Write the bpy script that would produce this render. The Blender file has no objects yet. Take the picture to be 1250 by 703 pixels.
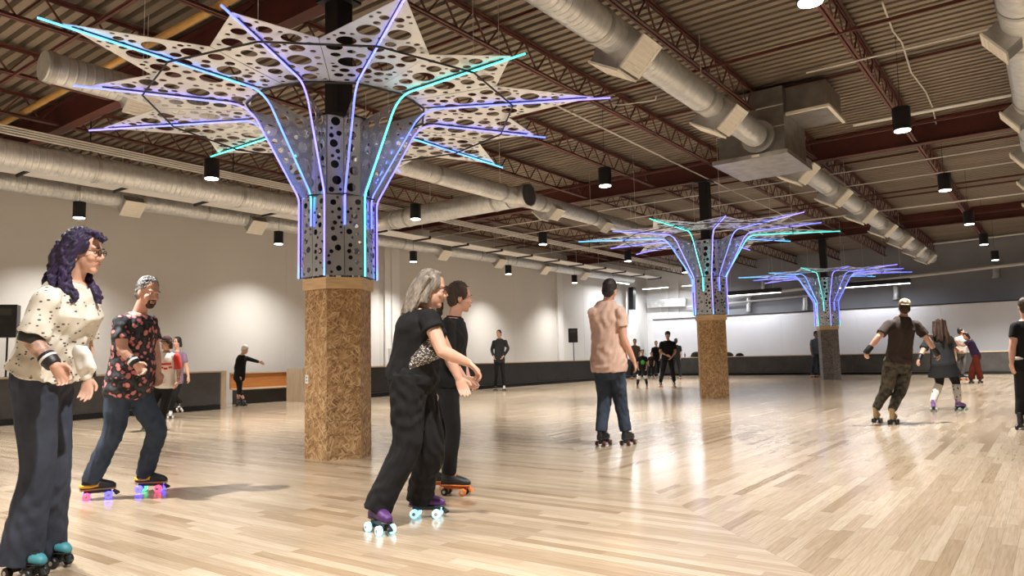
import bpy, bmesh, math, random
import numpy as np
from mathutils import Vector, Matrix
from mathutils.geometry import delaunay_2d_cdt

SC = bpy.context.scene
COL = SC.collection
PI = math.pi

# ---------------------------------------------------------------- camera
CAM_F, CAM_YAW, CAM_PITCH, CAM_ROLL, CAM_H = 889.66, 0.638329, 0.096318, -0.022595, 1.12
_f = Vector((-math.sin(CAM_YAW) * math.cos(CAM_PITCH), math.cos(CAM_YAW) * math.cos(CAM_PITCH), math.sin(CAM_PITCH)))
_r0 = Vector((math.cos(CAM_YAW), math.sin(CAM_YAW), 0))
_u0 = _r0.cross(_f)
_r = math.cos(CAM_ROLL) * _r0 + math.sin(CAM_ROLL) * _u0
_u = -math.sin(CAM_ROLL) * _r0 + math.cos(CAM_ROLL) * _u0
cam_data = bpy.data.cameras.new('camera')
cam_data.sensor_width = 36
cam_data.sensor_fit = 'HORIZONTAL'
cam_data.lens = CAM_F / 1250 * 36
cam_data.clip_end = 200
cam = bpy.data.objects.new('camera', cam_data)
COL.objects.link(cam)
_m = Matrix((_r, _u, -_f)).transposed().to_4x4()
_m.translation = Vector((0, 0, CAM_H))
cam.matrix_world = _m
SC.camera = cam

# ---------------------------------------------------------------- world, exposure
world = bpy.data.worlds.new('world')
SC.world = world
world.use_nodes = True
world.node_tree.nodes['Background'].inputs[0].default_value = (0.8, 0.85, 1, 1)
world.node_tree.nodes['Background'].inputs[1].default_value = 0.05
SC.view_settings.view_transform = 'Standard'
SC.view_settings.look = 'None'
SC.view_settings.exposure = -0.1
SC.view_settings.gamma = 1.0
SC.view_settings.use_curve_mapping = False
PENDANT_W = 2450.0
LED_E = 2.5

# ---------------------------------------------------------------- pixel helpers (1250 x 703 frame)
def ray(x, y):
    return ((x - 625) * _r - (y - 351.5) * _u) / CAM_F + _f
def at_depth(x, y, w):
    return Vector((0, 0, CAM_H)) + ray(x, y) * w
def on_z(x, y, z=0.0):
    d = ray(x, y)
    return Vector((0, 0, CAM_H)) + d * ((z - CAM_H) / d.z)
def on_x(x, y, X):
    d = ray(x, y)
    return Vector((0, 0, CAM_H)) + d * (X / d.x)
def on_y(x, y, Y):
    d = ray(x, y)
    return Vector((0, 0, CAM_H)) + d * (Y / d.y)
def depth_of(P):
    return (Vector(P) - Vector((0, 0, CAM_H))).dot(_f)
def proj(P):
    q = Vector(P) - Vector((0, 0, CAM_H))
    w = q.dot(_f)
    return (625 + CAM_F * q.dot(_r) / w, 351.5 - CAM_F * q.dot(_u) / w, w)

# ---------------------------------------------------------------- materials
def _nt(name):
    m = bpy.data.materials.new(name)
    m.use_nodes = True
    nt = m.node_tree
    return m, nt, nt.nodes['Principled BSDF']

def mat(name, col, rough=0.5, metal=0.0, var=0.12, scale=6.0, bump=0.0, bscale=40.0, stretch=(1, 1, 1), emit=None, es=0.0, spec=0.5, coord='Object', col2=None, detail=4.0):
    """plain procedural material: noise-varied base colour, optional fine bump"""
    m, nt, b = _nt(name)
    N, L = nt.nodes, nt.links
    tc = N.new('ShaderNodeTexCoord')
    mp = N.new('ShaderNodeMapping')
    mp.inputs['Scale'].default_value = stretch
    if coord == 'World':
        g = N.new('ShaderNodeNewGeometry')
        L.new(g.outputs['Position'], mp.inputs['Vector'])
    else:
        L.new(tc.outputs[coord], mp.inputs['Vector'])
    nz = N.new('ShaderNodeTexNoise')
    nz.inputs['Scale'].default_value = scale
    nz.inputs['Detail'].default_value = detail
    L.new(mp.outputs[0], nz.inputs['Vector'])
    rp = N.new('ShaderNodeValToRGB')
    c2 = col2 if col2 else tuple(min(1, c * (1 + var)) for c in col)
    c1 = col if col2 else tuple(c * (1 - var) for c in col)
    rp.color_ramp.elements[0].position = 0.3
    rp.color_ramp.elements[1].position = 0.7
    rp.color_ramp.elements[0].color = (*c1, 1)
    rp.color_ramp.elements[1].color = (*c2, 1)
    L.new(nz.outputs['Fac'], rp.inputs['Fac'])
    L.new(rp.outputs[0], b.inputs['Base Color'])
    b.inputs['Roughness'].default_value = rough
    b.inputs['Metallic'].default_value = metal
    b.inputs['Specular IOR Level'].default_value = spec
    if bump:
        n2 = N.new('ShaderNodeTexNoise')
        n2.inputs['Scale'].default_value = bscale
        n2.inputs['Detail'].default_value = 3
        L.new(mp.outputs[0], n2.inputs['Vector'])
        bp = N.new('ShaderNodeBump')
        bp.inputs['Strength'].default_value = bump
        bp.inputs['Distance'].default_value = 0.02
        L.new(n2.outputs['Fac'], bp.inputs['Height'])
        L.new(bp.outputs[0], b.inputs['Normal'])
    if emit:
        b.inputs['Emission Color'].default_value = (*emit, 1)
        b.inputs['Emission Strength'].default_value = es
    return m

def mat_duct(name, axis, pitch=0.11):
    """galvanised spiral duct: fine ridges along the run and soft zinc mottling"""
    m, nt, b = _nt(name)
    N, L = nt.nodes, nt.links
    g = N.new('ShaderNodeNewGeometry')
    sx = N.new('ShaderNodeSeparateXYZ')
    L.new(g.outputs['Position'], sx.inputs[0])
    mu = N.new('ShaderNodeMath'); mu.operation = 'MULTIPLY'
    mu.inputs[1].default_value = 2 * PI / pitch
    L.new(sx.outputs[axis], mu.inputs[0])
    sn = N.new('ShaderNodeMath'); sn.operation = 'SINE'
    L.new(mu.outputs[0], sn.inputs[0])
    pw = N.new('ShaderNodeMapRange')
    pw.inputs[1].default_value = 0.55; pw.inputs[2].default_value = 1.0
    L.new(sn.outputs[0], pw.inputs[0])
    bp = N.new('ShaderNodeBump')
    bp.inputs['Strength'].default_value = 0.7
    bp.inputs['Distance'].default_value = 0.012
    L.new(pw.outputs[0], bp.inputs['Height'])
    nz = N.new('ShaderNodeTexNoise'); nz.inputs['Scale'].default_value = 9
    L.new(g.outputs['Position'], nz.inputs['Vector'])
    rp = N.new('ShaderNodeValToRGB')
    rp.color_ramp.elements[0].position = .3; rp.color_ramp.elements[1].position = .7
    rp.color_ramp.elements[0].color = (.64, .66, .67, 1)
    rp.color_ramp.elements[1].color = (.78, .80, .81, 1)
    L.new(nz.outputs['Fac'], rp.inputs['Fac'])
    L.new(rp.outputs[0], b.inputs['Base Color'])
    L.new(bp.outputs[0], b.inputs['Normal'])
    b.inputs['Metallic'].default_value = 0.55
    b.inputs['Roughness'].default_value = 0.36
    return m

def mat_maple(name, axis, from_object):
    """maple strip: tone per board, grain stretched along the board"""
    m, nt, b = _nt(name)
    N, L = nt.nodes, nt.links
    g = N.new('ShaderNodeNewGeometry')
    if from_object:
        t = N.new('ShaderNodeObjectInfo'); tone = t.outputs['Random']
    else:
        t = N.new('ShaderNodeAttribute'); t.attribute_name = 'tone'; tone = t.outputs['Fac']
    mp = N.new('ShaderNodeMapping')
    mp.inputs['Scale'].default_value = (1.2, 26, 1) if axis == 0 else (26, 1.2, 1)
    off = N.new('ShaderNodeMath'); off.operation = 'MULTIPLY'; off.inputs[1].default_value = 37
    L.new(tone, off.inputs[0])
    cb = N.new('ShaderNodeCombineXYZ')
    L.new(off.outputs[0], cb.inputs[2])
    L.new(off.outputs[0], cb.inputs[0])
    L.new(cb.outputs[0], mp.inputs['Location'])
    L.new(g.outputs['Position'], mp.inputs['Vector'])
    nz = N.new('ShaderNodeTexNoise'); nz.inputs['Scale'].default_value = 3.2; nz.inputs['Detail'].default_value = 6
    nz.inputs['Distortion'].default_value = 0.6
    L.new(mp.outputs[0], nz.inputs['Vector'])
    r1 = N.new('ShaderNodeValToRGB')
    e = r1.color_ramp.elements
    e[0].position = 0.0; e[0].color = (.315, .23, .15, 1)
    e[1].position = 1.0; e[1].color = (.535, .45, .345, 1)
    for p, c in ((.07, (.36, .272, .185)), (.25, (.425, .335, .24)), (.8, (.485, .393, .292))):
        k = e.new(p); k.color = (*c, 1)
    L.new(tone, r1.inputs['Fac'])
    mx = N.new('ShaderNodeMix'); mx.data_type = 'RGBA'; mx.blend_type = 'MULTIPLY'
    r2 = N.new('ShaderNodeValToRGB')
    r2.color_ramp.elements[0].position = .3; r2.color_ramp.elements[0].color = (.80, .76, .70, 1)
    r2.color_ramp.elements[1].position = .62; r2.color_ramp.elements[1].color = (1, 1, 1, 1)
    L.new(nz.outputs['Fac'], r2.inputs['Fac'])
    mx.inputs['Factor'].default_value = 1
    L.new(r1.outputs[0], mx.inputs['A']); L.new(r2.outputs[0], mx.inputs['B'])
    L.new(mx.outputs['Result'], b.inputs['Base Color'])
    n2 = N.new('ShaderNodeTexNoise'); n2.inputs['Scale'].default_value = 1.3; n2.inputs['Detail'].default_value = 3
    L.new(g.outputs['Position'], n2.inputs['Vector'])
    mr = N.new('ShaderNodeMapRange'); mr.inputs[3].default_value = .14; mr.inputs[4].default_value = .19
    L.new(n2.outputs['Fac'], mr.inputs[0]); L.new(mr.outputs[0], b.inputs['Roughness'])
    b.inputs['Specular IOR Level'].default_value = 0.5
    return m

def mat_led(name, stops, es):
    """LED strip: colours change along the tube"""
    m, nt, b = _nt(name)
    N, L = nt.nodes, nt.links
    tc = N.new('ShaderNodeTexCoord')
    nz = N.new('ShaderNodeTexNoise'); nz.inputs['Scale'].default_value = 1.1; nz.inputs['Detail'].default_value = 1
    L.new(tc.outputs['Object'], nz.inputs['Vector'])
    rp = N.new('ShaderNodeValToRGB')
    e = rp.color_ramp.elements
    e[0].position = stops[0][0]; e[0].color = (*stops[0][1], 1)
    e[1].position = stops[-1][0]; e[1].color = (*stops[-1][1], 1)
    for p, c in stops[1:-1]:
        k = e.new(p); k.color = (*c, 1)
    L.new(nz.outputs['Fac'], rp.inputs['Fac'])
    L.new(rp.outputs[0], b.inputs['Emission Color'])
    b.inputs['Emission Strength'].default_value = es
    b.inputs['Base Color'].default_value = (.6, .7, .8, 1)
    return m

def mat_osb(name):
    m, nt, b = _nt(name)
    N, L = nt.nodes, nt.links
    tc = N.new('ShaderNodeTexCoord')
    oi = N.new('ShaderNodeObjectInfo')
    ad = N.new('ShaderNodeVectorMath'); ad.operation = 'ADD'
    sc_ = N.new('ShaderNodeVectorMath'); sc_.operation = 'SCALE'; sc_.inputs['Scale'].default_value = 13
    cb = N.new('ShaderNodeCombineXYZ')
    for i in range(3): L.new(oi.outputs['Random'], cb.inputs[i])
    L.new(cb.outputs[0], sc_.inputs[0])
    L.new(tc.outputs['Object'], ad.inputs[0]); L.new(sc_.outputs[0], ad.inputs[1])
    cols = []
    for i, (rot, scl) in enumerate((((.45, 0, 0), (4, 13, 60)), ((1.35, 0, 0), (4, 13, 60)), ((2.3, 0, 0), (4, 15, 70)))):
        mp = N.new('ShaderNodeMapping'); mp.vector_type = 'TEXTURE'; mp.inputs['Rotation'].default_value = rot; mp.inputs['Scale'].default_value = tuple(1 / v_ for v_ in scl)
        L.new(ad.outputs[0], mp.inputs['Vector'])
        v = N.new('ShaderNodeTexVoronoi'); v.inputs['Scale'].default_value = 1.0; v.inputs['Randomness'].default_value = 1
        wn = N.new('ShaderNodeTexNoise'); wn.inputs['Scale'].default_value = .6; wn.inputs['Detail'].default_value = 2
        L.new(mp.outputs[0], wn.inputs['Vector'])
        wm = N.new('ShaderNodeMix'); wm.data_type = 'VECTOR'; wm.inputs['Factor'].default_value = .35
        wa = N.new('ShaderNodeVectorMath'); wa.operation = 'MULTIPLY_ADD'; wa.inputs[1].default_value = (1.3, 1.3, 1.3)
        L.new(wn.outputs['Color'], wa.inputs[0]); L.new(mp.outputs[0], wa.inputs[2])
        L.new(wa.outputs[0], v.inputs['Vector'])
        sp = N.new('ShaderNodeSeparateColor')
        L.new(v.outputs['Color'], sp.inputs[0])
        cols.append(sp.outputs[0])
    av = N.new('ShaderNodeMath'); av.operation = 'MAXIMUM'
    L.new(cols[0], av.inputs[0]); L.new(cols[1], av.inputs[1])
    hf = N.new('ShaderNodeMath'); hf.operation = 'MAXIMUM'
    L.new(av.outputs[0], hf.inputs[0]); L.new(cols[2], hf.inputs[1])
    rp = N.new('ShaderNodeValToRGB')
    e = rp.color_ramp.elements
    e[0].position = .25; e[0].color = (.19, .095, .036, 1)
    e[1].position = 1.0; e[1].color = (.66, .46, .26, 1)
    for p, c in ((.6, (.33, .185, .078)), (.85, (.46, .275, .125))):
        k = e.new(p); k.color = (*c, 1)
    L.new(hf.outputs[0], rp.inputs['Fac'])
    L.new(rp.outputs[0], b.inputs['Base Color'])
    bp = N.new('ShaderNodeBump'); bp.inputs['Strength'].default_value = .25; bp.inputs['Distance'].default_value = .004
    L.new(hf.outputs[0], bp.inputs['Height']); L.new(bp.outputs[0], b.inputs['Normal'])
    b.inputs['Roughness'].default_value = .6
    return m

M = {}
M['wall'] = mat('wall_paint', (.66, .645, .62), .85, var=.03, scale=.7, bump=.05, bscale=60)
M['wall_white'] = mat('white_wall_paint', (.74, .73, .72), .8, var=.03, scale=.8)
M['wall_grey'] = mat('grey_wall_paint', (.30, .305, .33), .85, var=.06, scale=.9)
M['partition'] = mat('partition_board', (.68, .69, .73), .7, var=.03, scale=.8)
M['deck'] = mat('steel_deck', (.27, .22, .17), .55, .2, var=.22, scale=1.2, stretch=(.3, 1, 1))
M['redsteel'] = mat('red_oxide_steel', (.095, .022, .016), .6, var=.2, scale=2)
M['joist'] = mat('red_joist_steel', (.13, .042, .030), .55, var=.2, scale=3)
M['duct_y'] = mat_duct('spiral_duct_y', 1)
M['duct_x'] = mat_duct('spiral_duct_x', 0)
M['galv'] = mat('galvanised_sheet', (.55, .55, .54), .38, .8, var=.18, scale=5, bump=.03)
M['galvd'] = mat('galvanised_dark_reflection', (.30, .29, .275), .38, .7, var=.2, scale=4, bump=.03)  # darker copy of the sheet: the dark roof's reflection is put into its colour
M['cream'] = mat('diffuser_face', (.88, .85, .77), .6, var=.04, scale=9)
M['grille'] = mat('diffuser_grille', (.84, .80, .71), .6, var=.1, scale=60)
M['darkbox'] = mat('dark_lining', (.05, .05, .05), .7)
M['black'] = mat('black_powder_coat', (.006, .006, .007), .45, var=.2)
M['blackm'] = mat('black_steel', (.02, .02, .022), .5, .2, var=.3)
M['lens'] = mat('lamp_lens', (.9, .9, .88), .4, emit=(1, .95, .86), es=14.0)
M['barrier'] = mat('charcoal_laminate', (.072, .068, .066), .55, var=.25, scale=2.2)
M['barrier_dark'] = mat('black_laminate', (.022, .022, .023), .5, var=.25, scale=2.2)
M['kick'] = mat('black_kick_rubber', (.01, .01, .01), .7)
M['lightwood'] = mat('pale_plywood', (.62, .50, .36), .5, var=.1, scale=7, stretch=(3, 3, .4))
M['benchwood'] = mat('orange_bench_wood', (.50, .20, .055), .4, var=.16, scale=3, stretch=(1, .4, 6))
M['pine'] = mat('pine_collar', (.70, .49, .27), .55, var=.13, scale=5, stretch=(1, 1, 8))
M['osb'] = mat_osb('osb_board')
M['steelperf'] = mat('brushed_steel', (.68, .72, .78), .27, .9, var=.08, scale=3, stretch=(1, 1, 14), bump=.02, bscale=8)
M['petal'] = mat('canopy_aluminium', (.90, .94, .98), .4, .75, var=.05, scale=4)
M['conduit'] = mat('conduit_zinc', (.72, .71, .69), .4, .4, var=.06)
M['whitepaint'] = mat('white_paint', (.78, .77, .74), .5, var=.04)
M['yellow'] = mat('yellow_gas_pipe', (.62, .36, .10), .45, var=.1)
M['subfloor'] = mat('subfloor', (.10, .068, .04), .8)
T = (.0, .62, .50); Bl = (.06, .14, 1.0); Vi = (.20, .16, 1.0); Cy = (.02, .45, .95)
M['led_teal'] = mat_led('led_teal', [(.3, T), (.5, (.02, .8, .75)), (.7, T)], LED_E)
M['led_blue'] = mat_led('led_blue', [(.3, Vi), (.5, Bl), (.6, Vi), (.66, T)], LED_E)
M['led_violet'] = mat_led('led_violet', [(.3, Bl), (.48, Vi), (.62, Vi), (.68, Cy)], LED_E)
M['led_cyan'] = mat_led('led_cyan', [(.34, Cy), (.5, Bl), (.62, T)], LED_E)

# ---------------------------------------------------------------- mesh helpers
class MB:
    """collects shapes, builds ONE mesh object"""
    def __init__(s): s.v = []; s.f = []; s.mi = []; s.cur = 0
    def add(s, vs, fs):
        o = len(s.v)
        s.v.extend([tuple(p) for p in vs])
        s.f.extend([tuple(i + o for i in f) for f in fs])
        s.mi.extend([s.cur] * len(fs))
        return s
    def box(s, x0, x1, y0, y1, z0, z1):
        vs = [(x, y, z) for z in (z0, z1) for y in (y0, y1) for x in (x0, x1)]
        return s.add(vs, [(0, 2, 3, 1), (4, 5, 7, 6), (0, 1, 5, 4), (2, 6, 7, 3), (0, 4, 6, 2), (1, 3, 7, 5)])
    def obox(s, c, ax, ay, az):
        """oriented box: centre and three half-axis vectors"""
        c, ax, ay, az = map(Vector, (c, ax, ay, az))
        vs = [c + ax * i + ay * j + az * k for k in (-1, 1) for j in (-1, 1) for i in (-1, 1)]
        fs = [(0, 2, 3, 1), (4, 5, 7, 6), (0, 1, 5, 4), (2, 6, 7, 3), (0, 4, 6, 2), (1, 3, 7, 5)]
        if ax.cross(ay).dot(az) < 0: fs = [f[::-1] for f in fs]
        return s.add(vs, fs)
    def bar(s, a, b, w, h, up=(0, 0, 1)):
        a, b = Vector(a), Vector(b); d = b - a; up = Vector(up)
        side = d.cross(up)
        if side.length < 1e-6: side = d.cross(Vector((1, 0, 0)))
        side.normalize(); u = side.cross(d).normalized()
        return s.obox((a + b) / 2, d / 2, side * w / 2, u * h / 2)
    def tube(s, pts, r, n=8, cap=True, radii=None):
        pts = [Vector(p) for p in pts]; rings = []; prev = None
        for i, p in enumerate(pts):
            t = (pts[min(i + 1, len(pts) - 1)] - pts[max(i - 1, 0)]).normalized()
            if prev is None:
                a = Vector((0, 0, 1)) if abs(t.z) < .9 else Vector((1, 0, 0))
                u = t.cross(a).normalized()
            else:
                u = (prev - t * prev.dot(t)).normalized()
            prev = u; w = t.cross(u); rr = radii[i] if radii else r
            rings.append([p + (u * math.cos(2 * PI * k / n) + w * math.sin(2 * PI * k / n)) * rr for k in range(n)])
        vs = [q for R in rings for q in R]; fs = []
        for i in range(len(rings) - 1):
            for k in range(n):
                k2 = (k + 1) % n
                fs.append((i * n + k, i * n + k2, (i + 1) * n + k2, (i + 1) * n + k))
        if cap:
            fs.append(tuple(range(n - 1, -1, -1)))
            fs.append(tuple((len(rings) - 1) * n + k for k in range(n)))
        return s.add(vs, fs)
    def ell(s, c, rx, ry, rz, nu=16, nv=10, rot=None):
        c = Vector(c); vs = []; fs = []
        for j in range(nv + 1):
            ph = PI * j / nv
            for i in range(nu):
                th = 2 * PI * i / nu
                p = Vector((rx * math.sin(ph) * math.cos(th), ry * math.sin(ph) * math.sin(th), rz * math.cos(ph)))
                if rot: p = rot @ p
                vs.append(c + p)
        for j in range(nv):
            for i in range(nu):
                i2 = (i + 1) % nu
                fs.append((j * nu + i, (j + 1) * nu + i, (j + 1) * nu + i2, j * nu + i2))
        return s.add(vs, fs)
    def mesh(s, name, mats, smooth=False):
        me = bpy.data.meshes.new(name)
        me.from_pydata(s.v, [], s.f)
        for m in (mats if isinstance(mats, (list, tuple)) else [mats]): me.materials.append(m)
        if any(s.mi): me.polygons.foreach_set('material_index', s.mi)
        if smooth: me.polygons.foreach_set('use_smooth', [True] * len(me.polygons))
        me.update()
        return me
    def build(s, name, mats, parent=None, smooth=False):
        me = s.mesh(name, mats, smooth)
        return link(name, me, parent)

def link(name, me, parent=None, world=True):
    """object in world coordinates (kept when parented to an unrotated Empty)"""
    o = bpy.data.objects.new(name, me)
    COL.objects.link(o)
    if parent is not None:
        o.parent = parent
        if world:
            p = parent; off = Vector((0, 0, 0))
            while p is not None:
                off += p.location; p = p.parent
            o.location = -off
    return o
def autosmooth(o, deg=40):
    me = o.data
    me.polygons.foreach_set('use_smooth', [True] * len(me.polygons))
    bm = bmesh.new(); bm.from_mesh(me)
    for e in bm.edges:
        if len(e.link_faces) == 2 and e.calc_face_angle(0) > math.radians(deg): e.smooth = False
    bm.to_mesh(me); bm.free()
    return o
def tag(o, label=None, cat=None, group=None, kind=None):
    if label: o['label'] = label
    if cat: o['category'] = cat
    if group: o['group'] = group
    if kind: o['kind'] = kind
    return o
def thing(name, label, cat, loc=(0, 0, 0), rz=0.0, group=None):
    o = bpy.data.objects.new(name, None)
    COL.objects.link(o); o.location = loc; o.rotation_euler = (0, 0, rz); o.empty_display_size = .1
    return tag(o, label, cat, group)
def copy_tree(o, parent=None, loc=None, rz=None):
    c = o.copy(); COL.objects.link(c); c.parent = parent
    if loc is not None: c.location = loc
    if rz is not None: c.rotation_euler = (0, 0, rz)
    for ch in o.children: copy_tree(ch, c)
    return c
ORD = ['first', 'second', 'third', 'fourth', 'fifth', 'sixth', 'seventh', 'eighth', 'ninth', 'tenth', 'eleventh', 'twelfth', 'thirteenth', 'fourteenth']
# ================================================================ THE ROOM SHELL
WX, FY, RX, BY, DZ = -19.6, 40.0, 7.0, -7.0, 6.25
def struct(name, mb, m):
    o = mb.build(name, m); o['kind'] = 'structure'; return o
# left wall with two shallow pilasters and a chase
o = struct('wall_left', MB().box(WX - .25, WX, BY, FY + .25, 0, DZ), M['wall'])
for y0, y1, d in ((17.75, 18.15, .16), (18.5, 19.25, .10), (30.0, 30.45, .12)):
    MB().box(WX, WX + d, y0, y1, 0, DZ).build('pilaster', M['wall_white'], o)
for k in range(8):
    y = -4 + k * 6.1
    if not 17 < y < 20: MB().box(WX, WX + .004, y, y + .02, 0, DZ).build('control_joint', M['wall'], o)
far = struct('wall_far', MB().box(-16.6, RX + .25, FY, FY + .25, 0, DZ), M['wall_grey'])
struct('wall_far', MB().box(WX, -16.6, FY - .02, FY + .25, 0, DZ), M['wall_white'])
struct('wall_right', MB().box(RX, RX + .25, BY, FY, 0, DZ), M['wall'])
struct('wall_back', MB().box(WX - .25, RX + .25, BY - .25, BY, 0, DZ), M['wall'])
# corrugated roof deck
prof = []
y = BY
while y < FY:
    prof += [(y, DZ), (y + .11, DZ), (y + .118, DZ + .11), (y + .192, DZ + .11)]
    y += .2
prof.append((y, DZ))
mb = MB()
nx = 4
vs = []
for i in range(nx + 1):
    x = WX - .25 + (RX + .5 - WX) * i / nx
    vs += [(x, p[0], p[1]) for p in prof]
n = len(prof)
fs = [(i * n + j, i * n + j + 1, (i + 1) * n + j + 1, (i + 1) * n + j) for i in range(nx) for j in range(n - 1)]
mb.add(vs, fs)
mb.box(WX - .25, RX + .25, BY, FY, DZ + .12, DZ + .18)
struct('ceiling', mb, M['deck'])

# ---------------------------------------------------------------- floor of maple strips
floor = struct('floor', MB().box(WX, RX, BY, FY, -.12, -.0025), M['subfloor'])
random.seed(5)
MITRE, PW, GAP = 2.87, .083, .0009
planks = []                                     # (axis, quad corners on the floor plan)
r = BY
while r < 24:                                   # boards along X, left of the mitre
    x = WX - random.random()
    xe = MITRE - r
    while x < min(xe, RX):
        x1 = x + random.uniform(.45, 1.7)
        y0, y1 = r, r + PW - GAP
        if x1 > MITRE - y1 - .25: x1 = MITRE + 20
        a, b_ = max(x, WX + .01), x1 - GAP
        e0, e1 = min(b_, MITRE - y0 - .001, RX), min(b_, MITRE - y1 - .001, RX)
        if e0 - a > .02 and e1 - a > 0: planks.append((0, (a, y0), (e0, y0), (e1, y1), (a, y1), e0 - e1 > 1e-4))
        x = x1
    r += PW
c = WX
while c < RX:                                   # boards along Y, right of the mitre
    y = MITRE - c - .2 - random.random()
    while y < FY:
        y1 = y + random.uniform(.45, 1.7)
        x0, x1 = c, c + PW - GAP
        if y1 < MITRE - x0 + .25: y1 = MITRE - x0 + random.uniform(.3, 1.2)
        s0, s1 = max(y, MITRE - x0 + .001), max(y, MITRE - x1 + .001)
        s0, s1 = max(s0, BY), max(s1, BY)
        e = min(y1 - GAP, FY)
        if e - s0 > .02: planks.append((1, (x0, s0), (x1, s1), (x1, e), (x0, e), abs(s0 - s1) > 1e-4))
        y = y1
    c += PW
def seen(pl):
    P = [proj((q[0], q[1], 0)) for q in pl[1:5]]
    if min(p[2] for p in P) < 1.5: return 0
    cx, cy = sum(p[0] for p in P) / 4, sum(p[1] for p in P) / 4
    if not (-5 < cx < 1255 and cy < 712): return 0
    return abs(sum(P[i][0] * P[(i + 1) % 4][1] - P[(i + 1) % 4][0] * P[i][1] for i in range(4))) / 2
order = sorted(range(len(planks)), key=lambda i: -seen(planks[i]))
big = set(order[:300])
MW = [[mat_maple('maple_%s_%s' % ('xy'[a], 'board' if ob else 'field'), a, ob) for ob in (False, True)] for a in (0, 1)]
def plank_geo(mb, q, z0=-.02, z1=0.0):
    lo = [(p[0], p[1], z0) for p in q]; hi = [(p[0], p[1], z1) for p in q]
    mb.add(lo + hi, [(4, 5, 6, 7), (0, 1, 5, 4), (1, 2, 6, 5), (2, 3, 7, 6), (3, 0, 4, 7), (3, 2, 1, 0)])
unit = {}
for a in (0, 1):
    mb = MB(); plank_geo(mb, [(0, 0), (1, 0), (1, 1), (0, 1)], -.02, 0)
    unit[a] = mb.mesh('plank', MW[a][1])
field = [MB(), MB()]; tones = [[], []]
for i, pl in enumerate(planks):
    a, q, cut = pl[0], pl[1:5], pl[5]
    if i in big:
        if cut:
            mb = MB(); plank_geo(mb, q); mb.build('plank', MW[a][1], floor)
        else:
            ob = link('plank', unit[a], floor)
            ob.location = (q[0][0], q[0][1], 0.0); ob.scale = (q[2][0] - q[0][0], q[2][1] - q[0][1], 1)
    else:
        plank_geo(field[a], q); tones[a] += [random.random()] * 6
for a in (0, 1):
    ob = field[a].build('plank_field', MW[a][0], floor); ob['kind'] = 'stuff'
    at = ob.data.attributes.new('tone', 'FLOAT', 'FACE'); at.data.foreach_set('value', tones[a])

# ================================================================ RINK BARRIER AND BENCH
def barrier(label, p0, p1, side, m, h=.975, posts=(False, False), t=.11):
    """low wall between floor points p0 and p1; side = unit vector towards the rink"""
    p0, p1, sd = Vector((*p0, 0)), Vector((*p1, 0)), Vector((*side, 0))
    d = (p1 - p0).normalized(); L = (p1 - p0).length; up = Vector((0, 0, 1))
    root = thing('barrier_wall', label, 'barrier', (p0 + p1) / 2)
    def seg(a, b, z0, z1, s0, s1, name, mm):
        c = p0 + d * (a + b) / 2 + sd * (s0 + s1) / 2 + up * (z0 + z1) / 2
        return MB().obox(c, d * (b - a) / 2, sd * (s1 - s0) / 2, up * (z1 - z0) / 2).build(name, mm, root)
    seg(0, L, 0, h - .04, -t, -.03, 'core', M['lightwood'])
    a0 = .16 if posts[0] else 0; a1 = L - .16 if posts[1] else L
    n = max(1, round((a1 - a0) / 2.44)); w = (a1 - a0) / n
    for i in range(n):
        seg(a0 + i * w + .003, a0 + (i + 1) * w - .003, .13, h - .045, -.03, -.012, 'panel', m)
    seg(a0, a1, .0, .12, -.03, .006, 'kickboard', M['kick'])
    seg(0, L, h - .04, h, -t - .02, .012, 'top_cap', M['lightwood'])
    if posts[0]: seg(0, .15, 0, h - .04, -.03, .012, 'end_post', M['lightwood'])
    if posts[1]: seg(L - .15, L, 0, h - .04, -.03, .012, 'end_post', M['lightwood'])
    return root
BX = -17.25
barrier('charcoal rink barrier with pale wood cap behind the purple-haired skater', (BX, -6.9), (BX, 10.78), (1, 0), M['barrier'], posts=(False, True))
barrier('long black rink barrier along the left wall beyond the bench gap', (BX - .25, 13.35), (BX - .25, 37.0), (1, 0), M['barrier_dark'], posts=(True, False))
barrier('dark rink barrier along the far end below the white partition', (BX - .25, 37.0), (6.9, 37.0), (0, -1), M['barrier'])
# return stub at the gap
MB().box(BX - 1.0, BX - .385, 13.36, 13.47, 0, .97).build('barrier_return', M['lightwood'])
tag(bpy.data.objects['barrier_return'], 'short pale wood return panel closing the bench gap', 'barrier')
# bench in the gap
bn = thing('bench', 'orange wooden bench with tall back seen through the barrier gap', 'bench', (-18.9, 12.3, 0))
MB().box(-19.03, -18.97, 12.0, 15.6, .42, .86).build('backrest', M['benchwood'], bn)
MB().box(-19.05, -18.94, 12.0, 15.6, .86, .90).build('back_cap', M['lightwood'], bn)
MB().box(-18.97, -18.62, 12.0, 15.6, .40, .44).build('seat', M['lightwood'], bn)
MB().box(-18.96, -18.68, 12.05, 15.55, 0, .40).build('base', M['barrier_dark'], bn)
# white partition beyond the far barrier
pt = thing('partition_wall', 'long white partition board standing behind the far barrier', 'partition', (-8, 38.6, 0))
x = -18.55
while x < 6.6:
    MB().box(x, x + 3.6 - .004, 38.6, 38.68, 0, 3.13).build('panel', M['partition'], pt); x += 3.6
MB().box(-18.56, x, 38.57, 38.71, 3.13, 3.18).build('top_rail', M['blackm'], pt)
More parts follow.
